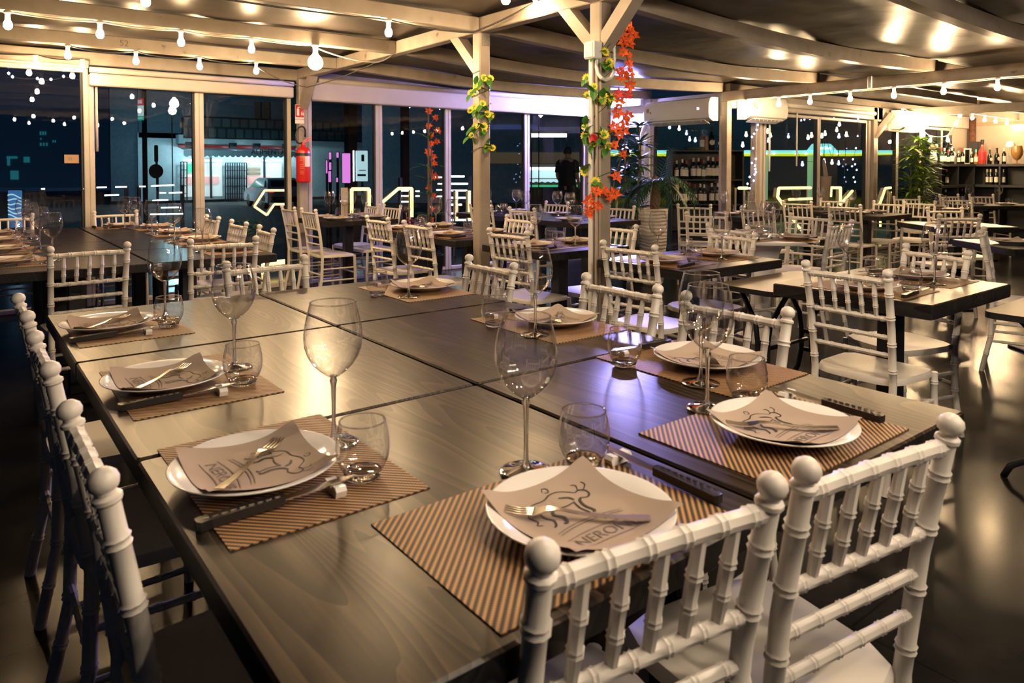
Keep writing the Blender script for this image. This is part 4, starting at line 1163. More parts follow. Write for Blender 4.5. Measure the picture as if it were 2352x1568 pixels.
yp1 = [(1367.6, 115), (1389.5, 119.6), (1399, 143), (1399, 153), (1347.5, 180), (1365, 199), (1349, 218.6), (1366.7, 217.8), (1386, 219.5), (1383.5, 229.8), (1404.6, 225.5), (1343.5, 290), (1352, 307), (1343.5, 311.6), (1382.8, 312.5), (1388, 309), (1396.6, 335), (1343, 394.6), (1367.6, 416.6), (1362, 330)]
g1 = yellow_garland('yellow daisy garland wound round the orange garland post', yp1, XB, 3.04, 1378)
rose = MB()
for k in range(7):
    a = 2.4*k; r0 = 0.006+0.002*k; c = Vector((cos(a)*r0, sin(a)*r0, 0))
    rose.grid(lambda u, v: (c.x+cos(a+(u-.5)*1.8)*0.016*(0.5+v*0.7), c.y+sin(a+(u-.5)*1.8)*0.016*(0.5+v*0.7), -0.03+0.05*v-0.01*(2*u-1)**2), 4, 3)
q = onX(1362, 322, XB-0.07)-Vector((XB, 3.04, 0))
rr_ = rose.build('rose', 'redleaf', g1, True, loc=q); rr_.rotation_euler = (2.7, 0.2, 0.3)
yp2 = [(1108.4, 237.6), (1090, 247), (1096, 251), (1081, 253), (1111, 179), (1126.5, 180), (1093, 197), (1099, 200), (1082.6, 214), (1128, 265), (1091, 292), (1098, 289), (1112, 290), (1112, 298), (1119.6, 337), (1130.8, 340), (1083.4, 310.7), (1120, 262)]
yellow_garland('yellow daisy garland wound round the left of the two posts', yp2, XB, 4.25, 1103)
og = [(1444.5, 63), (1434, 83.5), (1455, 80.5), (1431, 97), (1446, 101), (1431, 119), (1443, 127.5), (1444.5, 146.6), (1424, 163), (1430, 174.5), (1446, 168.6), (1447, 196.5), (1419.5, 215.5), (1441.5, 217), (1422.5, 236), (1418, 259.6), (1443, 265.5), (1434, 277), (1412, 292), (1431, 299), (1422.5, 309.5), (1410.7, 333), (1431, 353.5), (1415, 406), (1412, 444.5), (1399, 452), (1369.6, 440), (1387, 437), (1352, 460.6), (1374, 472), (1353.5, 482.7), (1352, 493)]
def orange_garland(label, pts, Y, sc=1.0, pink=(), yfun=None):
    P = [onY(px, py, (yfun(px) if yfun else Y)) for px, py in pts]
    root = thing('leaf_garland', label, 'garland', tuple(P[-1])); O = P[-1]
    for k, p in enumerate(P):
        n = Vector((-0.5+random.uniform(-.5, .5), -1, random.uniform(-.3, .6)))
        part_copy(MAPLE['pinkleaf' if k in pink else 'orange'], root, p-O, n, random.uniform(0, 6), sc*random.uniform(0.8, 1.12))
    path = [Vector((p.x+random.uniform(-.01, .01), p.y+0.012, p.z))-O for p in P]
    MB().tube(path, 0.003, 5).build('stem', 'twig', root, True)
    lv = MB()
    return root
orange_garland('orange leaf garland hanging down the right hand flowered post', og, 2.95, 0.80, (12, 13))
# ---- planted greenery
def rosette(m, c, n, L, W_, tilt=0.35, droop=0.35):
    for k in range(n):
        a = 2*pi*k/n+random.uniform(-.3, .3); t = tilt+random.uniform(-.3, .4)
        m.leafblade(c, (cos(a), sin(a), t), L*random.uniform(.75, 1.15), W_, droop*random.uniform(.5, 1.4), segs=5)
def cane_plant(label, base, canes, mat, L, W_, group=None, pot=None, n=11, name='leafy_plant'):
    root = thing(name, label, 'plant', base)
    st = MB(); lf = MB()
    for dx, dy, h, zs in canes:
        st.tube([(dx*0.5, dy*0.5, 0.25), (dx*0.8, dy*0.8, h*0.5), (dx, dy, h)], [0.016, 0.013, 0.008], 6)
        for z in zs: rosette(lf, (dx*(0.5+0.5*z/h), dy*(0.5+0.5*z/h), z), n, L, W_)
    st.build('cane', 'twig', root, True); lf.build('foliage', mat, root)
    MB().lathe([(0.0, 0.0), (0.13, 0.0), (0.17, 0.28), (0.175, 0.32), (0.155, 0.32), (0.15, 0.28), (0, 0.28)], 24).build('pot', pot or 'rubber', root, 'auto')
    return root
b = front(1452, 640, 9.1)
cane_plant('tall dark green cane plant behind the orange garland', (b.x, b.y, 0), [(-0.10, 0.05, 1.72, (0.7, 0.95, 1.2, 1.45, 1.68)), (0.08, -0.04, 1.85, (0.8, 1.05, 1.3, 1.6, 1.82)), (0.02, 0.1, 1.5, (0.6, 0.9, 1.25, 1.48)), (0.17, 0.02, 1.6, (0.75, 1.1, 1.4, 1.58))], 'leaf_dark', 0.30, 0.055, n=17)
b = front(985, 640, 8.05)
dp = cane_plant('slim green plant with orange garland before the window', (b.x, min(b.y, 7.35), 0), [(0.0, 0.0, 1.95, (0.6, 1.0, 1.3, 1.62)), (0.04, 0.0, 1.5, (0.75, 1.15))], 'leaf', 0.24, 0.03, n=6)
pts = [(985, 255), (1000, 270), (985, 290), (1005, 300), (990, 310), (990, 330), (1003, 325), (985, 350), (995, 360), (998, 375), (988, 395), (1000, 405), (985, 430), (995, 450), (990, 480), (990, 505)]
orange_garland('orange leaf garland on the stake plant before the window', pts, 7.1, 1.05)
b = front(2098, 640, 11.3)
cane_plant('bright green bamboo plant by the bottle shelf', (b.x, b.y, 0), [(dx, dy, h, [h*q for q in (0.45, 0.58, 0.70, 0.82, 0.92, 1.0)]) for dx, dy, h in ((-0.16, 0.0, 1.58), (0.0, -0.05, 1.72), (0.14, -0.1, 1.68), (0.25, -0.02, 1.55), (0.05, 0.05, 1.45))], 'leaf_lime', 0.33, 0.045, n=15, name='bamboo_plant')
# palm in the white rippled pot
b = front(1499, 640, 8.0)
pp = thing('potted_palm', 'small palm in a tall white rippled pot right of the garland post', 'plant', (b.x, b.y, 0))
MB().lathe([(0, 0), (0.105, 0), (0.118, 0.03), (0.150, 0.45), (0.163, 0.80), (0.166, 0.845), (0.150, 0.845), (0.148, 0.80), (0, 0.79)], 40).build('pot', 'ribbed', pp, True)
MB().tube([(0.02, 0, 0.78), (0.04, 0.0, 0.95), (0.03, 0, 1.12), (0.035, 0, 1.2)], [0.045, 0.055, 0.05, 0.03], 10).build('trunk', 'trunk', pp, True)
fr = MB()
for k in range(11):
    a = 2*pi*k/11+0.3; L = random.uniform(0.45, 0.62); up = random.uniform(0.2, 0.9)
    spine = []
    for i in range(9):
        t = i/8; spine.append(Vector((0.035+cos(a)*L*t*(1-0.15*t), sin(a)*L*t*(1-0.15*t), 1.12+up*L*t-1.15*L*t*t)))
    fr.tube(spine, 0.004, 4)
    for i in range(1, 9):
        for h in (0, 0.5):
            p = spine[i-1].lerp(spine[i], h); d = (spine[i]-spine[i-1]).normalized(); side = d.cross(Vector((0, 0, 1))).normalized()
            for s_ in (-1, 1): fr.leafblade(p, side*s_+d*0.9-Vector((0, 0, .15)), 0.18*(1-0.45*abs(i/8-0.4)), 0.019, 0.3, segs=3)
fr.build('fronds', 'leaf_dark', pp)
up_ = MB()
for i in range(14):
    t = i/14; p = Vector((0.06+0.34*t, 0.0+0.05*t, 1.1+0.52*t-0.1*t*t)); d = Vector((0.34, 0.05, 0.5)).normalized()
    q = p+d*0.04; up_.tube([p, q], 0.003, 4)
    for s_ in (-1, 1): up_.leafblade(p, FX*(s_*0.9)+d*0.8, 0.20*(1-0.5*t), 0.018, 0.25, segs=3)
up_.build('upright_frond', 'leaf_dark', pp)
# ---- air conditioners
def aircon(label, o, rz, w=0.86, disp=None):
    r = thing('air_conditioner', label, 'air conditioner', tuple(o), radians(rz))
    prof = [(0.0, -0.14), (-0.02, -0.14), (-0.12, -0.145), (-0.185, -0.105), (-0.20, -0.04), (-0.195, 0.07), (-0.165, 0.135), (-0.12, 0.15), (0.0, 0.15)]
    MB().prism(prof, -w/2, w/2, lambda a, c, h: (h, a, c)).build('body', 'white', r, 'auto')
    lv = MB().prism([(-0.175, -0.125), (-0.07, -0.165), (-0.07, -0.175), (-0.18, -0.135)], -w/2+0.08, w/2-0.08, lambda a, c, h: (h, a, c))
    for k in range(7): lv.box((-w/2+0.14+k*(w-0.28)/6, -0.12, -0.14), (0.008, 0.09, 0.02))
    lv.build('louver', 'white', r)
    st = MB().box((-w/2+0.07, -0.1985, 0.03), (0.045, 0.002, 0.05)); st.box((-w/2+0.12, -0.1985, 0.0), (0.025, 0.002, 0.03)); st.build('sticker', 'kraft', r)
    if disp: upright(text_mb(disp, 0.035), (w/2-0.16, -0.2005, 0.01), (1, 0, 0)).build('display', 'led_b', r)
    return r
a1 = aircon('long white air conditioner on the left of the corner post', (XC+0.0-0.035, 6.02, 2.02), -90, 1.05, '25')
a2 = aircon('white air conditioner on the right of the corner post', (8.02, YW2-0.10, 2.03), 0, 0.80)
a3 = aircon('white air conditioner above the bamboo plant', (12.0, YW2-0.15, 2.04), 0, 0.86)
tag(MB().tube([(7.50, 6.62, 1.93), (7.47, 6.66, 1.88), (7.46, 6.70, 1.75), (7.46, 6.72, 1.4)], 0.03, 10).build('drain_pipe', 'white', smooth=True), 'white curved pipe below the long air conditioner', 'pipe')
sn = MB().box((0, 0, 0), (0.02, 0.045, 0.13), bev=0.006)
tag(sn.build('sensor', 'white', loc=(XC-0.056, 3.62, 2.18)), 'small white sensor box fixed to the right beam', 'sensor')

# ================================================================== BOTTLES AND SHELVES
def bottle_proto(name, glassmat, foil, labelmat, h=0.30, r0=0.037, champ=False, round_label=False):
    r = thing('wine_bottle', 'x', 'bottle')
    n = 0.6 if not champ else 0.5
    prof = [(0, 0), (r0*0.9, 0), (r0, 0.006), (r0, h*n), (r0*0.92, h*(n+0.06)), (r0*0.55, h*(n+0.15)), (r0*0.40, h*(n+0.22)), (r0*0.37, h*0.97), (r0*0.42, h*0.975), (r0*0.42, h), (0, h)]
    MB().lathe(prof, 16).build('glass', glassmat, r, 'auto')
    MB().lathe([(r0*0.43, h*0.80), (r0*0.40, h*0.80), (r0*0.44, h*0.97), (r0*0.45, h*1.003), (0, h*1.004)], 12).build('foil', foil, r, 'auto')
    if round_label:
        MB().xf(Matrix.Identity(4)).lathe([(0.0, 0.0), (r0*0.8, 0.0)], 20).xf(Matrix.Translation((0, -r0*1.02, h*0.33)) @ Matrix.Rotation(pi/2, 4, 'X')).build('label', labelmat, r)
    else:
        MB().grid(lambda u, v: (r0*1.015*sin(-1.25+2.5*u), -r0*1.015*cos(-1.25+2.5*u), h*(0.16+0.34*v)), 12, 1).build('label', labelmat, r)
    return r
BT = {'red': bottle_proto('a', 'bottle', 'foil_r', 'paper'), 'white': bottle_proto('b', 'bottle', 'foil_w', 'paper'),
      'black': bottle_proto('c', 'bottle', 'rubber', 'paper', champ=True, round_label=True, r0=0.043), 'rose': bottle_proto('d', 'bottle_r', 'rubber', 'red_sign', champ=True, r0=0.044),
      'amber': bottle_proto('e', 'bottle_a', 'foil_t', 'paper', champ=True), 'green': bottle_proto('f', 'bottle_g', 'foil_r', 'paper', r0=0.036)}
def bottle(kind, p, label, group, h=0.30):
    place(BT[kind], (p.x, p.y, p.z), -YAW+random.uniform(-.25, .25), label, group, (h/0.30,)*3)
def ordinal(k): return ORD[k] if k < len(ORD) else 'further'
# rack seen through the window under the long air conditioner
DR = 11.3
rk = front(1618, 400, DR); rk.z = 0
wr = thing('wine_rack', 'black wine rack full of bottles under the long air conditioner', 'rack', tuple(rk), -YAW)
def rackz(py): return EYE-(py-H0)*DR/F_PX
shelves = [rackz(345), rackz(411), rackz(467), 0.35, 0.05]
for z in shelves: MB().box((0, 0, z-0.012), (1.08, 0.34, 0.022)).build('shelf', 'shelf', wr)
for s_ in (-1, 1): MB().box((s_*0.55, 0, shelves[0]/2), (0.024, 0.36, shelves[0]), bev=0.003).build('side_panel', 'shelf', wr)
MB().box((0, 0.175, shelves[0]/2), (1.08, 0.008, shelves[0])).build('back_panel', 'shelf', wr)
def on_rack(px, py, dy=-0.06):
    p = front(px, py, DR); q = p+FY*dy; return Vector((q.x, q.y, rackz(py)+0.0))
for k, (px, kd, h) in enumerate(((1552, 'white', .29), (1565, 'white', .31), (1574, 'red', .29), (1590, 'white', .33), (1602, 'white', .33), (1613, 'green', .30), (1624, 'white', .35), (1635, 'white', .34), (1645, 'red', .34), (1655, 'red', .31))):
    bottle(kd, on_rack(px, 411), '%s bottle from left on the middle shelf of the wine rack' % ordinal(k), 'bottles on the middle shelf of the wine rack', h)
for k, (px, kd, h) in enumerate(((1551, 'white', .29), (1561, 'red', .31), (1571, 'white', .31), (1581, 'red', .33), (1594, 'green', .30), (1606, 'white', .31), (1615, 'white', .30), (1632, 'white', .32), (1646, 'white', .32))):
    bottle(kd, on_rack(px, 467), '%s bottle from left on the lower shelf of the wine rack' % ordinal(k), 'bottles on the lower shelf of the wine rack', h)
bottle('amber', on_rack(1610, 345), 'amber bottle with teal neck on top of the wine rack', 'bottles on top of the wine rack', .32)
bottle('black', on_rack(1631, 345), 'black bottle with round labels on top of the wine rack', 'bottles on top of the wine rack', .36)
bottle('black', on_rack(1652, 345), 'black bottle behind the corner post on top of the wine rack', 'bottles on top of the wine rack', .32)
p = on_rack(1620.5, 345)
tag(MB().lathe([(0, 0), (0.035, 0), (0.026, 0.05), (0.03, 0.11), (0.022, 0.15), (0.034, 0.20), (0.030, 0.215), (0, 0.215)], 14).build('pepper_mill', 'kraft', smooth=True, loc=tuple(p)), 'turned wooden pepper mill between bottles on the wine rack', 'pepper mill')
p = on_rack(1590, 345)
tag(MB().box((0, 0, 0.025), (0.24, 0.2, 0.05), bev=0.008).build('serving_tray', 'bottle_g', loc=tuple(p)), 'dark green tray lying on top of the wine rack', 'tray').rotation_euler = (0, 0, -YAW)
# bottle shelf at the far right
SX, SY = 14.35, 5.22
zs_ = [1.36, 1.0, 0.66, 0.30]
def shelf_unit(label, x0, x1, y0, y1, back):
    r = thing('bottle_shelf', label, 'shelf', ((x0+x1)/2, (y0+y1)/2, 0)); w, d = x1-x0, y1-y0
    for z in zs_: MB().box((0, 0, z-0.02), (w, d, 0.04)).build('shelf', 'shelf', r)
    if back == 'y':
        MB().box((0, d/2-0.005, 0.68), (w, 0.01, 1.36)).build('back_panel', 'shelf', r)
        for x in (-w/2+0.012, 0, w/2-0.012): MB().box((x, 0, 0.67), (0.024, d, 1.32)).build('upright', 'shelf', r)
    else:
        MB().box((w/2-0.005, 0, 0.68), (0.01, d, 1.36)).build('back_panel', 'shelf', r)
        for y in (-d/2+0.012, -d/6, d/6, d/2-0.012): MB().box((0, y, 0.67), (w, 0.024, 1.32)).build('upright', 'shelf', r)
    return r
shelf_unit('black bottle shelf along the window behind the bamboo', 12.75, 14.15, 4.98, 5.32, 'y')
shelf_unit('black bottle shelf along the cream wall at far right', 14.2, 14.55, 3.3, 5.28, 'x')
def on_shelf(px, z):
    p = onY(px, 400, 5.13)
    if p.x > 14.1: p = onX(px, 400, 14.33)
    return Vector((p.x, p.y, z))
ZX = lambda x: 2020+x*0.1722
for k, (x, kd, h) in enumerate(((825, 'green', .27), (862, 'white', .27), (912, 'red', .24), (963, 'white', .28), (1050, 'white', .23), (1103, 'red', .27), (1225, 'white', .22), (1282, 'amber', .26), (1465, 'black', .25), (1562, 'black', .28), (1657, 'white', .27))):
    bottle(kd, on_shelf(ZX(x), 1.36), '%s bottle from left on top of the far bottle shelf' % ordinal(k), 'bottles on top of the far shelf', h)
bottle('black', on_shelf(ZX(985), 1.36)+Vector((0.1, 0.1, 0)), 'very large dark bottle with red top on the far shelf', 'bottles on top of the far shelf', .50)
bottle('rose', on_shelf(ZX(1350), 1.36)+Vector((0.05, 0, 0)), 'large bottle with red lower half before the cream wall', 'bottles on top of the far shelf', .43)
for k, x in enumerate((895, 1003, 1135, 1437, 1483, 1556, 1650)):
    bottle('red' if k < 3 else 'white', on_shelf(ZX(x), 1.0), '%s bottle from left in the middle row of the far shelf' % ordinal(k), 'bottles in the middle row of the far shelf', .27)
for k, x in enumerate((887, 986, 1105)):
    bottle('white' if k < 1 else 'red', on_shelf(ZX(x), 0.66), '%s bottle from left in the lower row of the far shelf' % ordinal(k), 'bottles in the lower row of the far shelf', .27)
p = on_shelf(ZX(1830), 1.36); gb = thing('goblet', 'large amber glass goblet on the far shelf at the right edge', 'goblet', tuple(p))
MB().lathe([(0.012, 0.06), (0.05, 0.09), (0.085, 0.16), (0.088, 0.22), (0.07, 0.31)], 20).build('bowl', 'bottle_a', gb, True)
MB().lathe([(0, 0), (0.05, 0), (0.05, 0.006), (0.012, 0.014), (0.012, 0.06)], 16).build('foot', 'bottle_a', gb, True)
p = on_shelf(ZX(1740), 1.36); tl = thing('table_lamp', 'small glass table lamp with white domed shade on the far shelf', 'lamp', tuple(p))
MB().lathe([(0, 0), (0.045, 0), (0.045, 0.01), (0.018, 0.03), (0.03, 0.12), (0.014, 0.24), (0.012, 0.31)], 16).build('base', 'bowl', tl, True)
MB().lathe([(0.075, 0.29), (0.07, 0.33), (0.05, 0.375), (0.02, 0.39), (0, 0.392)], 20).build('lamp_shade', 'white', tl, True)
p = on_shelf(ZX(1240), 1.36)+Vector((0.16, 0.02, 0)); tag(MB().box((0, 0, 0.20), (0.18, 0.16, 0.40), bev=0.006).build('gift_box', 'shelf', loc=tuple(p)), 'tall black box standing behind bottles on the far shelf', 'box')
p = on_shelf(ZX(1165), 1.36); fb = thing('picture_frame', 'narrow white framed box on the far bottle shelf', 'frame', tuple(p), -YAW)
f_ = MB(); f_.box((-0.055, 0, 0.14), (0.02, 0.03, 0.28)); f_.box((0.055, 0, 0.14), (0.02, 0.03, 0.28)); f_.box((0, 0, 0.27), (0.09, 0.03, 0.02)); f_.box((0, 0, 0.01), (0.09, 0.03, 0.02)); f_.build('frame', 'white', fb)
MB().box((0, 0.008, 0.14), (0.09, 0.006, 0.24)).build('glass', 'bottle', fb)
p = on_shelf(ZX(715), 1.36); vs_ = thing('vase', 'pale vase with pink flowers beside the bamboo', 'vase', tuple(p))
MB().lathe([(0, 0), (0.05, 0), (0.06, 0.08), (0.04, 0.17), (0.05, 0.22)], 16).build('vessel', 'white', vs_, True)
fl_ = MB()
for k in range(9):
    a = k*2.4; c = (0.05*cos(a)*(0.3+k/9), 0.05*sin(a)*(0.3+k/9), 0.25+0.05*random.random())
    fl_.lathe([(0, -0.03), (0.03, -0.01), (0.032, 0.01), (0.015, 0.03), (0, 0.03)], 8, c)
fl_.build('blossoms', 'napkin', vs_, True)

# ================================================================== OUTSIDE THE WINDOWS
STREET = -0.67
# ---- light letters and strips
def neon(label, pxs, Y, mat='neon', r=0.022, frame=True, closed=False, name='neon_letter'):
    P = [onY(px, py, Y) for px, py in pxs]
    if closed: P.append(P[0])
    root = thing(name, label, 'light letter', (P[0].x, P[0].y, 0)); O = Vector((P[0].x, P[0].y, 0))
    m = MB()
    for a, c in zip(P, P[1:]): m.tube([a-O, c-O], r, 8)
    m.build('light_tube', mat, root, True)
    if frame:
        f = MB()
        for a, c in zip(P, P[1:]): f.bar(a-O+Vector((0, 0.05, 0)), c-O+Vector((0, 0.05, 0)), 0.012, 0.07, up=(0, 1, 0))
        lo = min(p.z for p in P)
        for p in (P[0], P[-1]): f.bar((p.x-O.x, 0.06, 0), (p.x-O.x, 0.06, max(0.05, p.z)), 0.02, 0.02, up=(0, 1, 0))
        f.build('frame', 'alu', root)
    return root
YN = 8.75
neon('yellow neon letter shaped like an upside down U outside the window', [(808, 500), (808, 434), (848, 434), (848, 478)], YN)
neon('yellow neon letter with a slanting left stroke outside the window', [(879, 464), (915, 433), (946, 433), (946, 498)], YN)
neon('pale neon letter like a bent arrow before the parked car', [(664, 437), (608, 437), (584, 474), (613, 494), (630, 469), (664, 469)], YN, 'neon_soft', 0.015, closed=False)
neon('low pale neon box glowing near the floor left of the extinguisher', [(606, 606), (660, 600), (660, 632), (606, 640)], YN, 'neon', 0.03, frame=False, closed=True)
neon('thin yellow neon upright left of the white window bar', [(1049, 437), (1049, 505)], YN, 'neon_soft', 0.02)
neon('yellow neon upright beside the left flowered post', [(1078, 438), (1078, 505)], YN, 'neon', 0.02)
YR = 6.5
neon('short yellow neon bar right of the corner post', [(1697, 432), (1717, 432)], YR)
neon('slanting yellow neon stroke behind the fairy light post', [(1727, 440), (1745, 462), (1756, 480)], YR)
neon('long yellow neon letter with top bar in the right window', [(1862, 431), (1789, 432), (1786, 452), (1802, 474)], YR)
neon('small yellow neon upright at the right window bar', [(1877, 432), (1876, 470)], YR)
neon('yellow neon letter like an N in the right window', [(1908, 452), (1909, 431), (1931, 431), (1930, 470), (1958, 438)], YR)
neon('yellow neon letter at the window left of the bamboo', [(2020, 470), (2034, 432), (2046, 431)], YR)
neon('slanting yellow neon stroke beside the bamboo', [(2050, 440), (2060, 476)], YR)
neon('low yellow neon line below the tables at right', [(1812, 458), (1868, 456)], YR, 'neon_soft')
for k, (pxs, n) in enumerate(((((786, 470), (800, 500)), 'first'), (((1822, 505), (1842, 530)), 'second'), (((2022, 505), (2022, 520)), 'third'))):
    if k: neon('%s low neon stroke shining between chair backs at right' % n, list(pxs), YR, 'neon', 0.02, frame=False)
def strips(label, name, cat, segs, Y, r=0.012, mat='led_w'):
    P0 = onY(segs[0][0], segs[0][1], Y); O = Vector((P0.x, P0.y, 0)); root = thing(name, label, cat, tuple(O))
    zt = 0
    for (xa, ya, xb, yb) in segs:
        a, c = onY(xa, ya, Y)-O, onY(xb, yb, Y)-O; zt = max(zt, a.z, c.z)
        MB().tube([a, c], r, 6).build('light_strip', mat, root, True)
    xs = [onY(s_[0], s_[1], Y).x-O.x for s_ in segs]+[onY(s_[2], s_[3], Y).x-O.x for s_ in segs]
    f = MB()
    for x in (min(xs), max(xs)): f.box((x, 0.03, (zt+STREET)/2), (0.05, 0.05, zt-STREET))
    f.build('stand', 'night', root); return root
strips('white lit shelf strips between the window bar and the left flowered post', 'lit_shelf', 'shelf', [(1032, 405, 1066, 405), (1031, 422, 1074, 422), (1031, 437.5, 1072, 437.5), (1031, 454, 1072, 454), (1031, 470, 1060, 470), (1031, 490, 1082, 490), (1031, 505, 1082, 505)], 9.6, 0.016)
strips('white lit shelf strips left of the orange stake plant', 'lit_shelf', 'shelf', [(996, 407, 1017, 407), (1006, 422, 1017, 422), (1003, 436, 1018, 436), (1000, 451, 1017, 451), (922, 438, 939, 438), (922, 450, 939, 450), (922, 463, 939, 463), (955, 439, 963, 439), (955, 450, 963, 450)], 9.9, 0.013)
strips('row of white light dashes on the dark fence at left', 'lit_fence', 'fence', [(190, 434, 202, 433), (222, 430.5, 245, 430), (265, 429.5, 291, 429), (240, 448.5, 273, 447.5), (95, 434, 103, 433.5)], 12.0, 0.011)
strips('white light dashes below the black pan sign', 'lit_fence', 'fence', [(347, 427, 400, 425), (320, 428, 334, 428), (367, 443, 381, 443), (388, 443, 418, 442), (350, 460, 386, 459), (370, 477, 410, 476), (345, 492, 420, 491)], 12.6, 0.012)
p = front(1261, 311, 16.4); tb = thing('fluorescent_lamp', 'white fluorescent tube high outside the middle window', 'lamp', tuple(p), -YAW)
MB().tube([(-0.40, 0, 0), (0.40, 0, 0)], 0.04, 8).build('tube', 'led_w', tb, True); MB().box((0, 0.02, 0.07), (0.86, 0.08, 0.05)).build('housing', 'alu', tb)
for s_ in (-0.4, 0.4): MB().box((s_, 0.05, (STREET-p.z)/2), (0.03, 0.03, p.z-STREET)).build('pole', 'night', tb)
p = front(1242, 265, 15.0); tag(MB().lathe([(0, -0.05), (0.05, 0), (0, 0.05)], 12).build('string_bulb', 'led_w', smooth=True, loc=tuple(p)), 'single greenish bright bulb above the middle window pane', 'light bulb')
tag(MB().tube([(p.x, p.y, p.z+0.05), (p.x, p.y+0.06, p.z+0.07), (p.x, p.y+0.06, STREET)], 0.012, 5).build('lamp_post', 'night'), 'thin dark post carrying the single greenish bulb', 'post')
# ---- food counter and the man in front of it
D_ = 17.3
o = front(1275, 430, D_); o.z = 0
fc = thing('display_counter', 'lit glass food counter seen through the middle window', 'counter', tuple(o), -YAW)
def cz(py): return EYE-(py-H0)*D_/F_PX
MB().box((0, 0, (cz(428)+STREET)/2), (1.5, 0.7, cz(428)-STREET), bev=0.02).build('body', 'night', fc)
MB().box((0, 0.2, (cz(390)+cz(424))/2), (1.4, 0.04, cz(390)-cz(424))).build('back_panel', 'cyan', fc)
MB().tube([(-0.66, -0.2, cz(387)), (0.62, -0.2, cz(387))], 0.035, 8).build('light_strip', 'led_w', fc, True)
MB().box((0, -0.1, cz(379)), (1.5, 0.7, 0.04)).build('top', 'alu', fc)
MB().box((0, -0.12, cz(410)), (1.4, 0.3, 0.02)).build('shelf', 'alu', fc)
MB().box((0, -0.34, cz(426)), (1.42, 0.03, 0.05)).build('green_edge', 'greenlight', fc)
foods = MB()
for k in range(9):
    foods.lathe([(0, 0), (0.08, 0.0), (0.07, 0.05), (0.0, 0.08)], 8, (-0.6+0.14*k, -0.15, cz(424)))
foods.build('food', 'skin', fc, True)
def person(label, o, rz):
    r = thing('person', label, 'person', tuple(o), rz)
    me = bpy.data.meshes.new('body')
    J = {'pelvis': ((0, 0, 0.93), 0.145), 'waist': ((0, 0, 1.07), 0.135), 'chest': ((0, 0.01, 1.28), 0.155), 'neckbase': ((0, 0.0, 1.44), 0.085), 'neck': ((0, 0.015, 1.51), 0.055), 'head': ((0, 0.03, 1.60), 0.085), 'crown': ((0, 0.02, 1.70), 0.075)}
    for s_, n in ((-1, 'l'), (1, 'r')):
        J['hip'+n] = ((s_*0.095, 0, 0.88), 0.105); J['knee'+n] = ((s_*0.105, 0.015, 0.50), 0.065); J['ankle'+n] = ((s_*0.11, -0.02, 0.09), 0.042); J['toe'+n] = ((s_*0.125, 0.13, 0.035), 0.035)
        J['sho'+n] = ((s_*0.185, 0, 1.41), 0.068); J['elb'+n] = ((s_*0.235, -0.01, 1.13), 0.047); J['wri'+n] = ((s_*0.215, 0.13, 0.95), 0.033); J['palm'+n] = ((s_*0.205, 0.18, 0.90), 0.036)
    names = list(J); E = [('pelvis', 'waist'), ('waist', 'chest'), ('chest', 'neckbase'), ('neckbase', 'neck'), ('neck', 'head'), ('head', 'crown')]
    for n in 'lr': E += [('pelvis', 'hip'+n), ('hip'+n, 'knee'+n), ('knee'+n, 'ankle'+n), ('ankle'+n, 'toe'+n), ('neckbase', 'sho'+n), ('sho'+n, 'elb'+n), ('elb'+n, 'wri'+n), ('wri'+n, 'palm'+n)]
    V = [J[n][0] for n in names]; R = [J[n][1] for n in names]; EE = [(names.index(a), names.index(c)) for a, c in E]
    for s_, n in ((-1, 'l'), (1, 'r')):
        for k in range(5):
            b0 = len(V); base = Vector(J['palm'+n][0])
            if k == 0: pts = [(-s_*0.03, 0.01, -0.005), (-s_*0.05, 0.045, -0.02)]
            else: pts = [((k-2.5)*0.017*s_, 0.04, -0.035), ((k-2.5)*0.018*s_, 0.055-0.004*abs(k-2), -0.075)]
            for q in pts: V.append(tuple(base+Vector(q))); R.append(0.0095)
            EE += [(names.index('palm'+n), b0), (b0, b0+1)]
    me.from_pydata(V, EE, []); ob = bpy.data.objects.new('body', me); COL.objects.link(ob)
    md = ob.modifiers.new('skin', 'SKIN'); md.use_smooth_shade = True
    for i, q in enumerate(me.skin_vertices[0].data): q.radius = (R[i], R[i]); q.use_root = (i == 0)
    ob.modifiers.new('sub', 'SUBSURF').render_levels = 1
    ob.modifiers['sub'].levels = 1
    dg = bpy.context.evaluated_depsgraph_get(); em = bpy.data.meshes.new_from_object(ob.evaluated_get(dg))
    ob.modifiers.clear(); ob.data = em; em.materials.clear()
    for m in ('skin',): em.materials.append(M[m])
    ob.parent = r
    # nose, ears as part of the head; clothing and hair are separate parts
    hr = MB().lathe([(0.088, -0.035), (0.093, 0.03), (0.085, 0.075), (0.055, 0.112), (0, 0.125)], 16, (0, 0.008, 1.63)); hr.build('hair', 'hair', r, True)
    fc_ = MB(); fc_.lathe([(0, -0.012), (0.010, -0.008), (0.006, 0.02), (0, 0.03)], 8, (0, 0.112, 1.605))
    for s_ in (-1, 1): fc_.lathe([(0, -0.03), (0.012, 0), (0, 0.03)], 8, (s_*0.088, 0.02, 1.61))
    fc_.build('face', 'skin', r, True)
    sh = MB().lathe([(0.155, 0.90), (0.165, 1.0), (0.16, 1.12), (0.175, 1.28), (0.165, 1.38), (0.10, 1.455), (0.07, 1.475)], 20)
    sh.v = [(x*1.18, y*0.88, z) for x, y, z in sh.v]
    for s_ in (-1, 1): sh.tube([(s_*0.15, 0, 1.415), (s_*0.19, 0, 1.39), (s_*0.222, -0.005, 1.26), (s_*0.228, -0.006, 1.19)], [0.075, 0.078, 0.066, 0.064], 12)
    sh.build('shirt', 'shirt', r, True)
    tr = MB()
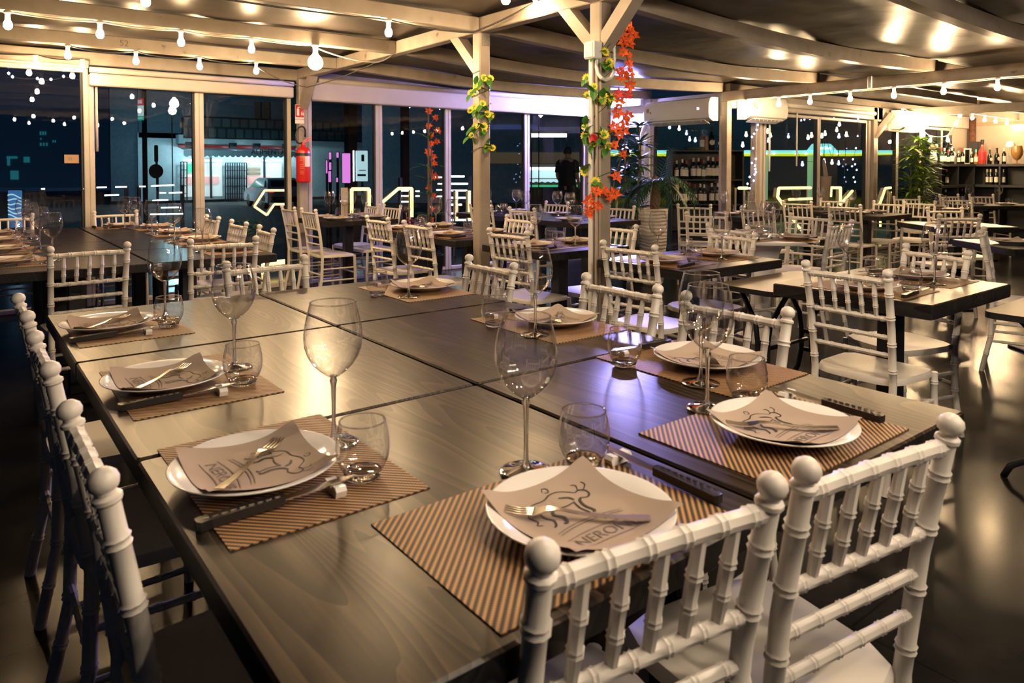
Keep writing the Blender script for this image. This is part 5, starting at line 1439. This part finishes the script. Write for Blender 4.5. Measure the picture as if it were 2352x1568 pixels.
    for s_ in (-1, 1): tr.tube([(s_*0.075, 0, 0.98), (s_*0.095, 0, 0.86), (s_*0.105, 0.012, 0.50), (s_*0.11, -0.02, 0.10)], [0.12, 0.118, 0.08, 0.062], 12)
    tr.build('trousers', 'night', r, True)
    return r
o = front(1303, 400, 15.6); person('man in dark shirt standing before the lit food counter, back turned', (o.x, o.y, 0.0), -YAW-0.5)
MBp = MB().box((0, 0, -0.34), (6, 5, 0.66)); tag(MBp.build('terrace', 'asphalt', loc=(o.x+0.3, o.y+0.6, 0)), kind='structure')
# ---- terrace posts, lit banners and posters
def box_at(px0, px1, py0, py1, D, depth, name, label, cat, mat, foot=True):
    a = front((px0+px1)/2, (py0+py1)/2, D); w = (px1-px0)*D/F_PX; h = (py1-py0)*D/F_PX
    r = thing(name, label, cat, (a.x, a.y, a.z), -YAW)
    MB().box((0, depth/2, 0), (w, depth, h), bev=min(0.01, depth/4)).build('panel', mat, r)
    MB().box((0, depth+0.015, 0), (w+0.03, 0.03, h+0.03)).build('backing', 'night', r)
    if foot: MB().box((0, depth+0.015, -(h/2+(a.z-h/2-STREET)/2)), (0.05, 0.03, a.z-h/2-STREET)).build('stand', 'night', r)
    return r, w, h
r, w, h = box_at(18, 49, 437, 523, 11.5, 0.03, 'banner', 'blue lit banner outside the left window', 'banner', 'bluescreen')
wv = MB()
for k in range(7):
    z0 = h*(-0.30+0.11*k); wv.grid(lambda u, v: (-w/2+w*u, -0.002, z0+0.02*sin(5*u+k)-0.03*u+0.02*v), 10, 1)
wv.build('wave_print', 'cyan', r)
tx = upright(text_mb('fc', 0.10), (0.05, -0.003, -h*0.42), (1, 0, 0)); tx.build('lettering', 'led_w', r)
r, w, h = box_at(817, 844, 346, 416, 17, 0.05, 'lightbox', 'pale cyan lit advertising panel above the first neon letter', 'lightbox', 'cyan')
pr = MB(); pr.box((0.03, -0.004, h*0.26), (0.07, 0.004, 0.16), 0.0); pr.box((0.0, -0.004, -h*0.30), (0.2, 0.004, 0.05)); pr.box((0.02, -0.004, -h*0.14), (0.16, 0.004, 0.02)); pr.build('print', 'night', r)
MB().tube([(-w/2-0.05, 0, -h/2), (-w/2-0.05, 0, h/2)], 0.018, 6).build('light_strip', 'led_w', r, True)
r, w, h = box_at(786, 804, 352, 420, 16, 0.03, 'poster', 'magenta lit panel beyond the extinguisher table', 'poster', 'magenta')
for k, (x0, y0, y1, wd) in enumerate(((758, 350, 366, 5), (758, 373, 390, 5), (757, 393, 418, 6), (775, 350, 362, 5), (750, 368, 398, 3), (774, 408, 418, 4))):
    box_at(x0-wd/2, x0+wd/2, y0, y1, 16.5, 0.02, 'light_tube', '%s short magenta light left of the magenta panel' % ORD[k], 'lamp', 'magenta')
p = front(722, 300, 12.0)
for k, (px, w_, lbl, mt) in enumerate(((806, 0.26, 'thick brown column outside beyond the extinguisher table', 'trunk'), (930, 0.2, 'dim brown column outside left of the orange stake plant', 'trunk'))):
    p = front(px, 400, 19+2*k); tag(MB().box((0, 0, 1.5), (w_, w_, 6.4-2.0*k), bev=0.01).build('column', 'trunk', loc=(p.x, p.y, 0)), lbl, 'column')
# ---- pan sign and pole sign
p = front(361, 470, 13.5)
ps = thing('pan_sign', 'black frying pan shaped sign on a pole outside the left window', 'sign', (p.x, p.y, STREET), -YAW)
zc_ = EYE-(393-H0)*13.5/F_PX-STREET
disc = MB().lathe([(0, 0), (0.125, 0), (0.135, 0.03), (0.13, 0.03), (0.12, 0.01), (0, 0.01)], 28); disc.xf(Matrix.Translation((0, 0, zc_)) @ Matrix.Rotation(pi/2, 4, 'X')); disc.build('pan', 'night', ps, 'auto')
MB().bar((0, 0, zc_+0.12), (0, 0, zc_+0.22), 0.03, 0.03, up=(0, 1, 0)).box((-0.005, 0, zc_+0.33), (0.075, 0.035, 0.32), bev=0.016).build('handle', 'night', ps)
MB().tube([(0, 0.02, 0), (0, 0.02, zc_-0.1)], 0.025, 8).build('pole', 'night', ps, True)
p = front(333, 470, 16.0)
po = thing('pole_sign', 'red white and green shop sign on a dark pole at left', 'sign', (p.x, p.y, STREET), -YAW-0.5)
zt = EYE-(252-H0)*16/F_PX-STREET; hh = 50*16/F_PX
MB().box((0.02, 0, (zt+hh)/2), (0.09, 0.09, zt+hh), bev=0.02).build('pole', 'night', po)
sp = glow('dim_sign_white', (0.6, 0.85, 0.85), 0.55); sg_ = glow('dim_sign_green', (0.02, 0.5, 0.35), 0.5); sr_ = glow('dim_sign_red', (0.55, 0.06, 0.08), 0.5)
MB().box((0, -0.07, zt+hh*0.34), (0.17, 0.03, hh*0.30)).build('red_panel', sr_, po)
MB().box((0, -0.07, zt-hh*0.06), (0.17, 0.03, hh*0.46)).build('white_panel', sp, po)
MB().box((0, -0.07, zt-hh*0.40), (0.17, 0.03, hh*0.20)).build('green_panel', sg_, po)
upright(text_mb('ALIMENTARI', 0.030), (0, -0.088, zt-hh*0.40), (1, 0, 0)).build('lettering', sp, po)
mk = MB(); 
for k in range(5): mk.box((-0.06+0.03*k, -0.088, zt+hh*0.34), (0.008, 0.004, 0.08))
mk.build('white_strokes', sp, po)
mk = MB().lathe([(0, 0), (0.03, 0), (0.03, 0.004), (0, 0.004)], 12); mk.xf(Matrix.Translation((-0.04, -0.088, zt-hh*0.02)) @ Matrix.Rotation(pi/2, 4, 'X')); mk.box((0.035, -0.088, zt-hh*0.06), (0.05, 0.003, 0.03)); mk.build('emblem', 'night', po)
# ---- shop across the street
SY = 43.0
def S(px, py, d=0.0): return onY(px, py, SY-d)
ox = S(530, 400); sh = thing('shop_building', 'pale blue lit shop with white awning across the street', 'building', (ox.x, SY, STREET)); SO = Vector((ox.x, SY, STREET))
def sbox(name, mat, px0, px1, py0, py1, depth=0.3, d0=0.0, par=None):
    a = S(px0, py1)-SO; c = S(px1, py0)-SO
    return MB().box(((a.x+c.x)/2, -d0-depth/2+0.15, (a.z+c.z)/2), (abs(c.x-a.x), depth, abs(c.z-a.z))).build(name, mat, par or sh)
sbox('wall', 'stucco', 317, 830, 318, 462, 0.3)
sbox('upper_wall', 'dim_wall', 317, 830, 180, 316, 0.3)
sbox('parapet', 'scales', 412, 830, 287, 318, 0.5, 0.6)
sbox('cornice', 'stucco', 402, 830, 321, 330, 0.7, 0.3)
sbox('side_wall', 'dim_wall', 255, 316, 150, 462, 0.3, -0.1)
for k, (x0, x1) in enumerate(((583, 595), (602, 615))): sbox('window', plain('lit_shutter_%d' % k, (0.10, 0.055, 0.03), 0.8), x0, x1, 236, 292, 0.1, 0.3)
aw = MB(); a0 = S(404, 338)-SO; a1 = S(672, 343)-SO; zb_ = S(540, 357)-SO
N = 22
aw.grid(lambda u, v: (a0.x+(a1.x-a0.x)*u, -0.4-1.3*v, a0.z+(zb_.z+0.25-a0.z)*v), 8, 2)
for k in range(N):
    x0 = a0.x+(a1.x-a0.x)*k/N; x1 = a0.x+(a1.x-a0.x)*(k+1)/N; zt_ = zb_.z+0.25
    pts = [(x0, zt_), (x1, zt_)]+[(x1+(x0-x1)*i/6, zt_-0.28-0.10*sin(pi*i/6)) for i in range(7)]
    aw.prism(pts, -1.72, -1.70, lambda a, c, h: (a, h, c))
ao = aw.build('awning', 'stucco', sh)
MB().box(((a0.x+a1.x)/2, -0.42, a0.z+0.05), (a1.x-a0.x, 0.12, 0.14)).build('red_band', 'red', ao)
t = text_mb('ALIMENTARI', 0.42); upright(t, ((a0.x+a1.x)/2+1.4, -1.74, zb_.z+0.18), (1, 0, 0)).build('lettering', 'plate_steel', ao)
for k, (x0, x1, n) in enumerate(((418, 512, 3), (558, 648, 2))):
    op = sbox('doorway', 'night', x0, x1, 361, 458, 0.16, 0.1)
    sbox('interior', 'shop_in', x0+4, x1-4, 375, 452, 0.05, 0.28, op)
    sbox('fanlight', 'led_w', x0+2, x1-3, 367.5, 370, 0.05, 0.3, op)
    sbox('counter', 'pinklight', x0+6, x1-(12 if k == 0 else 30), 405, 421, 0.1, 0.34, op)
    for i in range(1, n): sbox('frame_bar', 'night', x0+(x1-x0)*i/n-1.5, x0+(x1-x0)*i/n+2, 361, 455, 0.08, 0.42, op)
    if k == 0: sbox('green_sign', 'greenlight', 428, 441, 376, 395, 0.06, 0.42, op)
    else:
        for i in range(3): sbox('goods_row', 'kraft' if i else 'paper', x0+6, x0+36, 378+9*i, 384+9*i, 0.08, 0.40, op)
gr = MB()
for (x0, x1, y0, y1) in ((410, 424, 372, 462), (512, 560, 374, 462), (648, 660, 375, 445)):
    n = int((x1-x0)/5)
    for i in range(n+1):
        x = x0+(x1-x0)*i/n; a = S(x, y0)-SO; c = S(x, y1)-SO; gr.bar((a.x, -0.5, a.z), (c.x, -0.5, c.z), 0.06, 0.05, up=(0, 1, 0))
    for j in range(6):
        y = y0+(y1-y0)*j/5; a = S(x0, y)-SO; c = S(x1, y)-SO; gr.bar((a.x, -0.5, a.z), (c.x, -0.5, c.z), 0.05, 0.04)
gr.build('iron_gate', 'iron', sh)
for k, (px, py, e) in enumerate(((422, 333, 90), (520, 335, 110), (574, 336, 110), (640, 337, 80))):
    a = S(px, py)-SO; MB().box((a.x, -1.2, a.z), (0.35, 0.3, 0.28)).build('floodlight', 'night', sh)
    L = bpy.data.lights.new('shop_flood', 'POINT'); L.energy = e; L.color = (0.55, 0.90, 1.0); L.shadow_soft_size = 0.15
    lo = bpy.data.objects.new('shop_flood_lamp', L); COL.objects.link(lo); lo.location = (SO.x+a.x+0.1, SY-1.5, STREET+a.z-0.35); lo['label'] = 'cold flood lamp over the shop awning'
L = bpy.data.lights.new('street_fill', 'POINT'); L.energy = 420; L.color = (0.40, 0.85, 1.0); L.shadow_soft_size = 0.3  # added fill light, brightens the dark facades; no fixture modelled
lo = bpy.data.objects.new('street_fill', L); COL.objects.link(lo); q = onY(400, 290, 38); lo.location = q
# ---- dark buildings further round
def block(label, px0, px1, py, D, mat='far_wall', depth=3.0, cat='building', lit=()):
    a = front((px0+px1)/2, py, D); w = (px1-px0)*D/F_PX; h = a.z-STREET
    r = thing('building', label, cat, (a.x, a.y, STREET), -YAW)
    MB().box((0, depth/2, h/2), (w, depth, h)).build('wall', mat, r)
    for (x0, x1, y0, y1, m) in lit:
        cx = ((x0+x1)/2-(px0+px1)/2)*D/F_PX; z0 = EYE-((y0+y1)/2-H0)*D/F_PX-STREET
        MB().box((cx, -0.03, z0), ((x1-x0)*D/F_PX, 0.06, (y1-y0)*D/F_PX)).build('window', m, r)
    return r
teal = glow('teal_lit_window', (0.02, 0.20, 0.24), 0.5)
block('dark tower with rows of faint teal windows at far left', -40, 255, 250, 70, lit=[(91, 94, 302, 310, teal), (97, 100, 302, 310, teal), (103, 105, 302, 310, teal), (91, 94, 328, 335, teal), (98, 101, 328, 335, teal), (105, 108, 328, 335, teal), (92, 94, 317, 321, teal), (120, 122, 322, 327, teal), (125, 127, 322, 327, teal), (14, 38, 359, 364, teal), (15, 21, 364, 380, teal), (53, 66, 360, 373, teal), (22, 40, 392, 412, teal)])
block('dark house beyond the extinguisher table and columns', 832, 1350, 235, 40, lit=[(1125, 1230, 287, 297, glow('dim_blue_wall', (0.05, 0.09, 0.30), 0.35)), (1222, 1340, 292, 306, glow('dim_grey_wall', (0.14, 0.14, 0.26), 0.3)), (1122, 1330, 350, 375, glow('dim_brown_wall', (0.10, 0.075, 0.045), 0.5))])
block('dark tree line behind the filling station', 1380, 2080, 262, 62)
# ---- parked car
c0 = front(628, 455, 36.0)
car = thing('car', 'pale grey hatchback parked before the shop, rear in view', 'car', (c0.x, c0.y, STREET), -YAW+0.62)
prof = [(-1.95, 0.30), (-2.0, 0.55), (-1.97, 0.88), (-1.85, 1.0), (-1.45, 1.38), (-1.1, 1.46), (0.1, 1.47), (0.55, 1.36), (1.15, 0.98), (1.85, 0.85), (2.05, 0.62), (2.05, 0.30)]
def ins(a, z): return 0.88-0.20*max(0, (z-0.9)/0.57)
vs = [(s_*ins(a, z), a, z) for s_ in (-1, 1) for a, z in prof]; n = len(prof)
bm_ = MB()._add(vs, [(k, (k+1) % n, n+(k+1) % n, n+k) for k in range(n)]+[tuple(range(n-1, -1, -1)), tuple(range(n, 2*n))])
carp = plain('pale_car_paint', (0.40, 0.44, 0.50), 0.25, coat=0.5)
bm_.build('body', carp, car, 'auto')
gl = MB()
gl._add([(-0.66, -1.80, 1.06), (0.66, -1.80, 1.06), (0.60, -1.50, 1.35), (-0.60, -1.50, 1.35)], [(0, 1, 2, 3)])
for s_ in (-1, 1): gl._add([(s_*0.862, -1.35, 1.02), (s_*0.862, 0.75, 1.02), (s_*0.745, 0.25, 1.36), (s_*0.745, -1.15, 1.36)], [(0, 1, 2, 3)])
gl.build('window_glass', 'bottle', car)
for s_ in (-1, 1):
    MB().box((s_*0.70, -1.98, 0.86), (0.26, 0.06, 0.13), bev=0.02).build('tail_light', 'tail', car)
    for yy in (-1.25, 1.3):
        wz = MB().lathe([(0, -0.1), (0.30, -0.1), (0.32, -0.06), (0.32, 0.06), (0.30, 0.1), (0, 0.1)], 18); wz.xf(Matrix.Translation((s_*0.78, yy, 0.32)) @ Matrix.Rotation(pi/2, 4, 'Y')); wz.build('wheel', 'rubber', car, 'auto')
MB().box((0, -1.99, 0.45), (1.6, 0.12, 0.26), bev=0.04).build('bumper', 'night', car)
MB().box((0, -2.03, 0.74), (0.50, 0.03, 0.12)).build('number_plate', 'paper', car)
# ---- filling station canopy
DC = 42.0
cA, cB = front(1400, 350, DC), front(2062, 350, DC); mid = (cA+cB)/2
fs_ = thing('filling_station', 'turquoise lit filling station canopy beyond the right windows', 'canopy', (mid.x, mid.y, STREET), -YAW)
kx = DC/F_PX
def fx(px): return (px-(1400+2062)/2)*kx
def fz(py): return EYE-(py-H0)*kx-STREET
MB().box((0, 3, fz(348.5)), (fx(2062)*2, 6, 7*kx), bev=0.02).build('fascia', 'canopy', fs_)
MB().box((0, 2.98, fz(353.6)), (fx(2062)*2, 6.02, 2.6*kx)).build('light_edge', 'canopy_y', fs_)
cs = MB().prism([(fx(1853), fz(345)), (fx(1920), fz(345)), (fx(1906), fz(331)), (fx(1902), fz(330)), (fx(1868), fz(330)), (fx(1864), fz(331))], -0.12, 0.0, lambda a, c, h: (a, h, c)).build('sign_board', 'canopy', fs_)
upright(text_mb('enilive', 11*kx), (fx(1893), -0.14, fz(340)), (1, 0, 0)).build('lettering', 'led_w', cs)
colg = glow('green_lit_column', (0.28, 0.55, 0.38), 0.45)
for px in (1784, 1896): MB().box((fx(px), 2, fz(355)/2), (10*kx, 0.5, fz(355))).build('column', colg, fs_)
for px in (1703, 1757, 1776, 1828, 1850, 1884, 1922): MB().lathe([(0, -0.06), (0.09, 0), (0, 0.06)], 8, (fx(px), -0.1, fz(353))).build('lamp', 'led_w', fs_)  # glowing dots stand in for bulb reflections, not canopy lamps
# ---- small lights outside, some standing in for window reflections
M['bulb_glint'] = glow('outdoor_bulb_and_glint', (1.0, 0.78, 0.48), 5.0); M['bulb_blue'] = glow('outdoor_blue_bulb', (0.4, 0.5, 1.0), 4.0)
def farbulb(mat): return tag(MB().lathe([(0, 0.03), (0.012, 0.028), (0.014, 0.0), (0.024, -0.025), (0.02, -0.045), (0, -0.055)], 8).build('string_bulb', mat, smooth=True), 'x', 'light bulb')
FB, FBB = farbulb('bulb_glint'), farbulb('bulb_blue')
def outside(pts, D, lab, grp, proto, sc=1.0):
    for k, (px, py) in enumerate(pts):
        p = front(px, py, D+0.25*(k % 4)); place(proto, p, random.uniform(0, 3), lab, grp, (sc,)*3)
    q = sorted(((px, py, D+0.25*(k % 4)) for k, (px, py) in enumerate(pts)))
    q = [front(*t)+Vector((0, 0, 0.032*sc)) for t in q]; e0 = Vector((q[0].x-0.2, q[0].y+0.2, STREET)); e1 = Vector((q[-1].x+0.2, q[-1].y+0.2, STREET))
    tag(MB().tube([e0]+droop(q, 0.03, 4)+[e1], 0.005, 4).build('festoon_cable', 'cable'), 'added dark cable threaded through the '+grp, 'cord')  # cable added to string the scattered points together
outside([(1713.8, 306.5), (1763, 299), (1769.6, 308.8), (1856, 313), (1864, 308), (1887.5, 309.6), (1895, 304), (1922, 295.5), (1928, 282), (1944, 306.5), (1893, 368.5), (1911, 370), (1706, 330), (1560, 292)], 14, 'small glowing bulb imitating a reflection in the right windows', 'imitated bulb reflections beyond the right windows', FB, 1.3)  # glowing bulbs stand in for reflections in the window glass
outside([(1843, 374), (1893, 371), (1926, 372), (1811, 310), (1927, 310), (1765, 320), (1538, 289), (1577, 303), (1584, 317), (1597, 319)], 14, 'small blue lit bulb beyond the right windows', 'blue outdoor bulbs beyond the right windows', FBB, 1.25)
g = front(396, 252, 12.5)
tag(MB().lathe([(0, -0.09), (0.05, -0.07), (0.07, -0.02), (0.05, 0.04), (0.02, 0.07), (0.02, 0.11), (0, 0.11)], 16).build('globe_lamp', 'bulb_glint', smooth=True, loc=tuple(g)), 'dim clear globe lamp outside above the pan sign', 'lamp')
tag(MB().tube([g+Vector((0, 0, 0.11)), g+Vector((0, 0.05, 0.14)), (g.x, g.y+0.05, STREET)], 0.01, 5).build('lamp_post', 'night'), 'thin dark post carrying the outdoor globe lamp', 'post')
def fairy(label, pts, Y):
    P = [onY(px, py, Y) for px, py in pts]; root = thing('fairy_lights', label, 'fairy lights', tuple(P[0])); O = P[0]
    MB().tube(droop([p-O for p in P], 0.012, 4), 0.003, 4).build('wire', 'cable', root, True)
    for p in P:
        MB().lathe([(0, -0.016), (0.010, -0.008), (0.011, 0.004), (0, 0.014)], 8, tuple(p-O)).build('led', 'led_b', root, True)
fairy('blue fairy lights down the white post right of the corner', [(1741, 272), (1740.6, 286.6), (1738, 298), (1732, 307), (1727, 314), (1730, 340), (1736, 364.7), (1727, 374), (1734, 380), (1735, 388), (1736, 395), (1733, 400.6), (1722, 406), (1731, 414.5), (1717, 421.7), (1722, 432)], YW2-0.07)
fairy('blue fairy lights down the window post left of the far air conditioner', [(1971, 273), (1970, 312), (1966, 340), (1959, 365.5), (1964, 377), (1957, 381.6), (1967.6, 390), (1960.7, 407), (1964, 417.5)], YW2-0.07)
fairy('blue fairy lights across the top of the right window', [(1840, 276), (1847.7, 274.4), (1860, 273), (1881, 273.6), (1901, 274.4), (1915, 271), (1938, 266), (1960, 264)], YW2+0.12)
fairy('tiny fairy lights outside the top of the left window', [(20, 168), (29, 176), (86, 180), (117, 182), (146, 175), (205, 184), (228, 194), (253, 192), (281, 196), (327, 195), (372, 197)], YW+0.15)
fairy('tiny fairy lights outside above the second neon letter', [(880, 237), (886, 239), (908, 238), (924, 239), (941, 245), (975, 244), (1010, 249)], YW+0.15)
# small plants outside near the glass
for k, (px, py, Y, lb) in enumerate(((565, 520, 8.4, 'small green plant outside behind the left table chairs'), (1335, 470, 9.0, 'grey green grassy plant outside left of the garland post'), (935, 512, 8.3, 'low red and green flower box outside the neon window'))):
    p = onY(px, py, Y); r = thing('outdoor_plant', lb, 'plant', (p.x, p.y, 0))
    m = MB(); hgt = max(0.35, p.z)
    for i in range(70 if k == 1 else 40):
        a = random.uniform(0, 6.28); rr = random.uniform(0, .16)
        if k == 1: m.leafblade((cos(a)*rr*.5, sin(a)*rr*.5, hgt*0.6), (cos(a)*.5, sin(a)*.5, 1.6), 0.75, 0.012, 0.5, segs=5)
        else: m.leafblade((cos(a)*rr, sin(a)*rr, hgt*random.uniform(.8, 1.1)), (cos(a), sin(a), .5), 0.11, 0.05, 0.4, segs=3)
    m.build('foliage', ('leaf', 'leaf_dark', 'redleaf')[k], r)
    MB().lathe([(0, 0), (0.14, 0), (0.18, hgt*0.8), (0.16, hgt*0.85), (0, hgt*0.85)], 16).build('pot', 'night', r, True)
p = front(1897, 425, 11.5); r = thing('tall_planter', 'pink planter with pale bare trunk outside the right window', 'plant', (p.x, p.y, 0))
MB().lathe([(0, 0.6), (0.05, 0.6), (0.07, 0.98), (0.085, 1.16), (0, 1.16)], 16).build('pot', 'napkin', r, True)
MB().box((0, 0, 0.3), (0.2, 0.2, 0.6), bev=0.01).build('stand', 'night', r)
MB().tube([(0, 0, 1.1), (-0.03, 0, 1.25), (-0.09, 0, 1.42)], [0.04, 0.035, 0.02], 8).build('trunk', 'napkin', r, True)
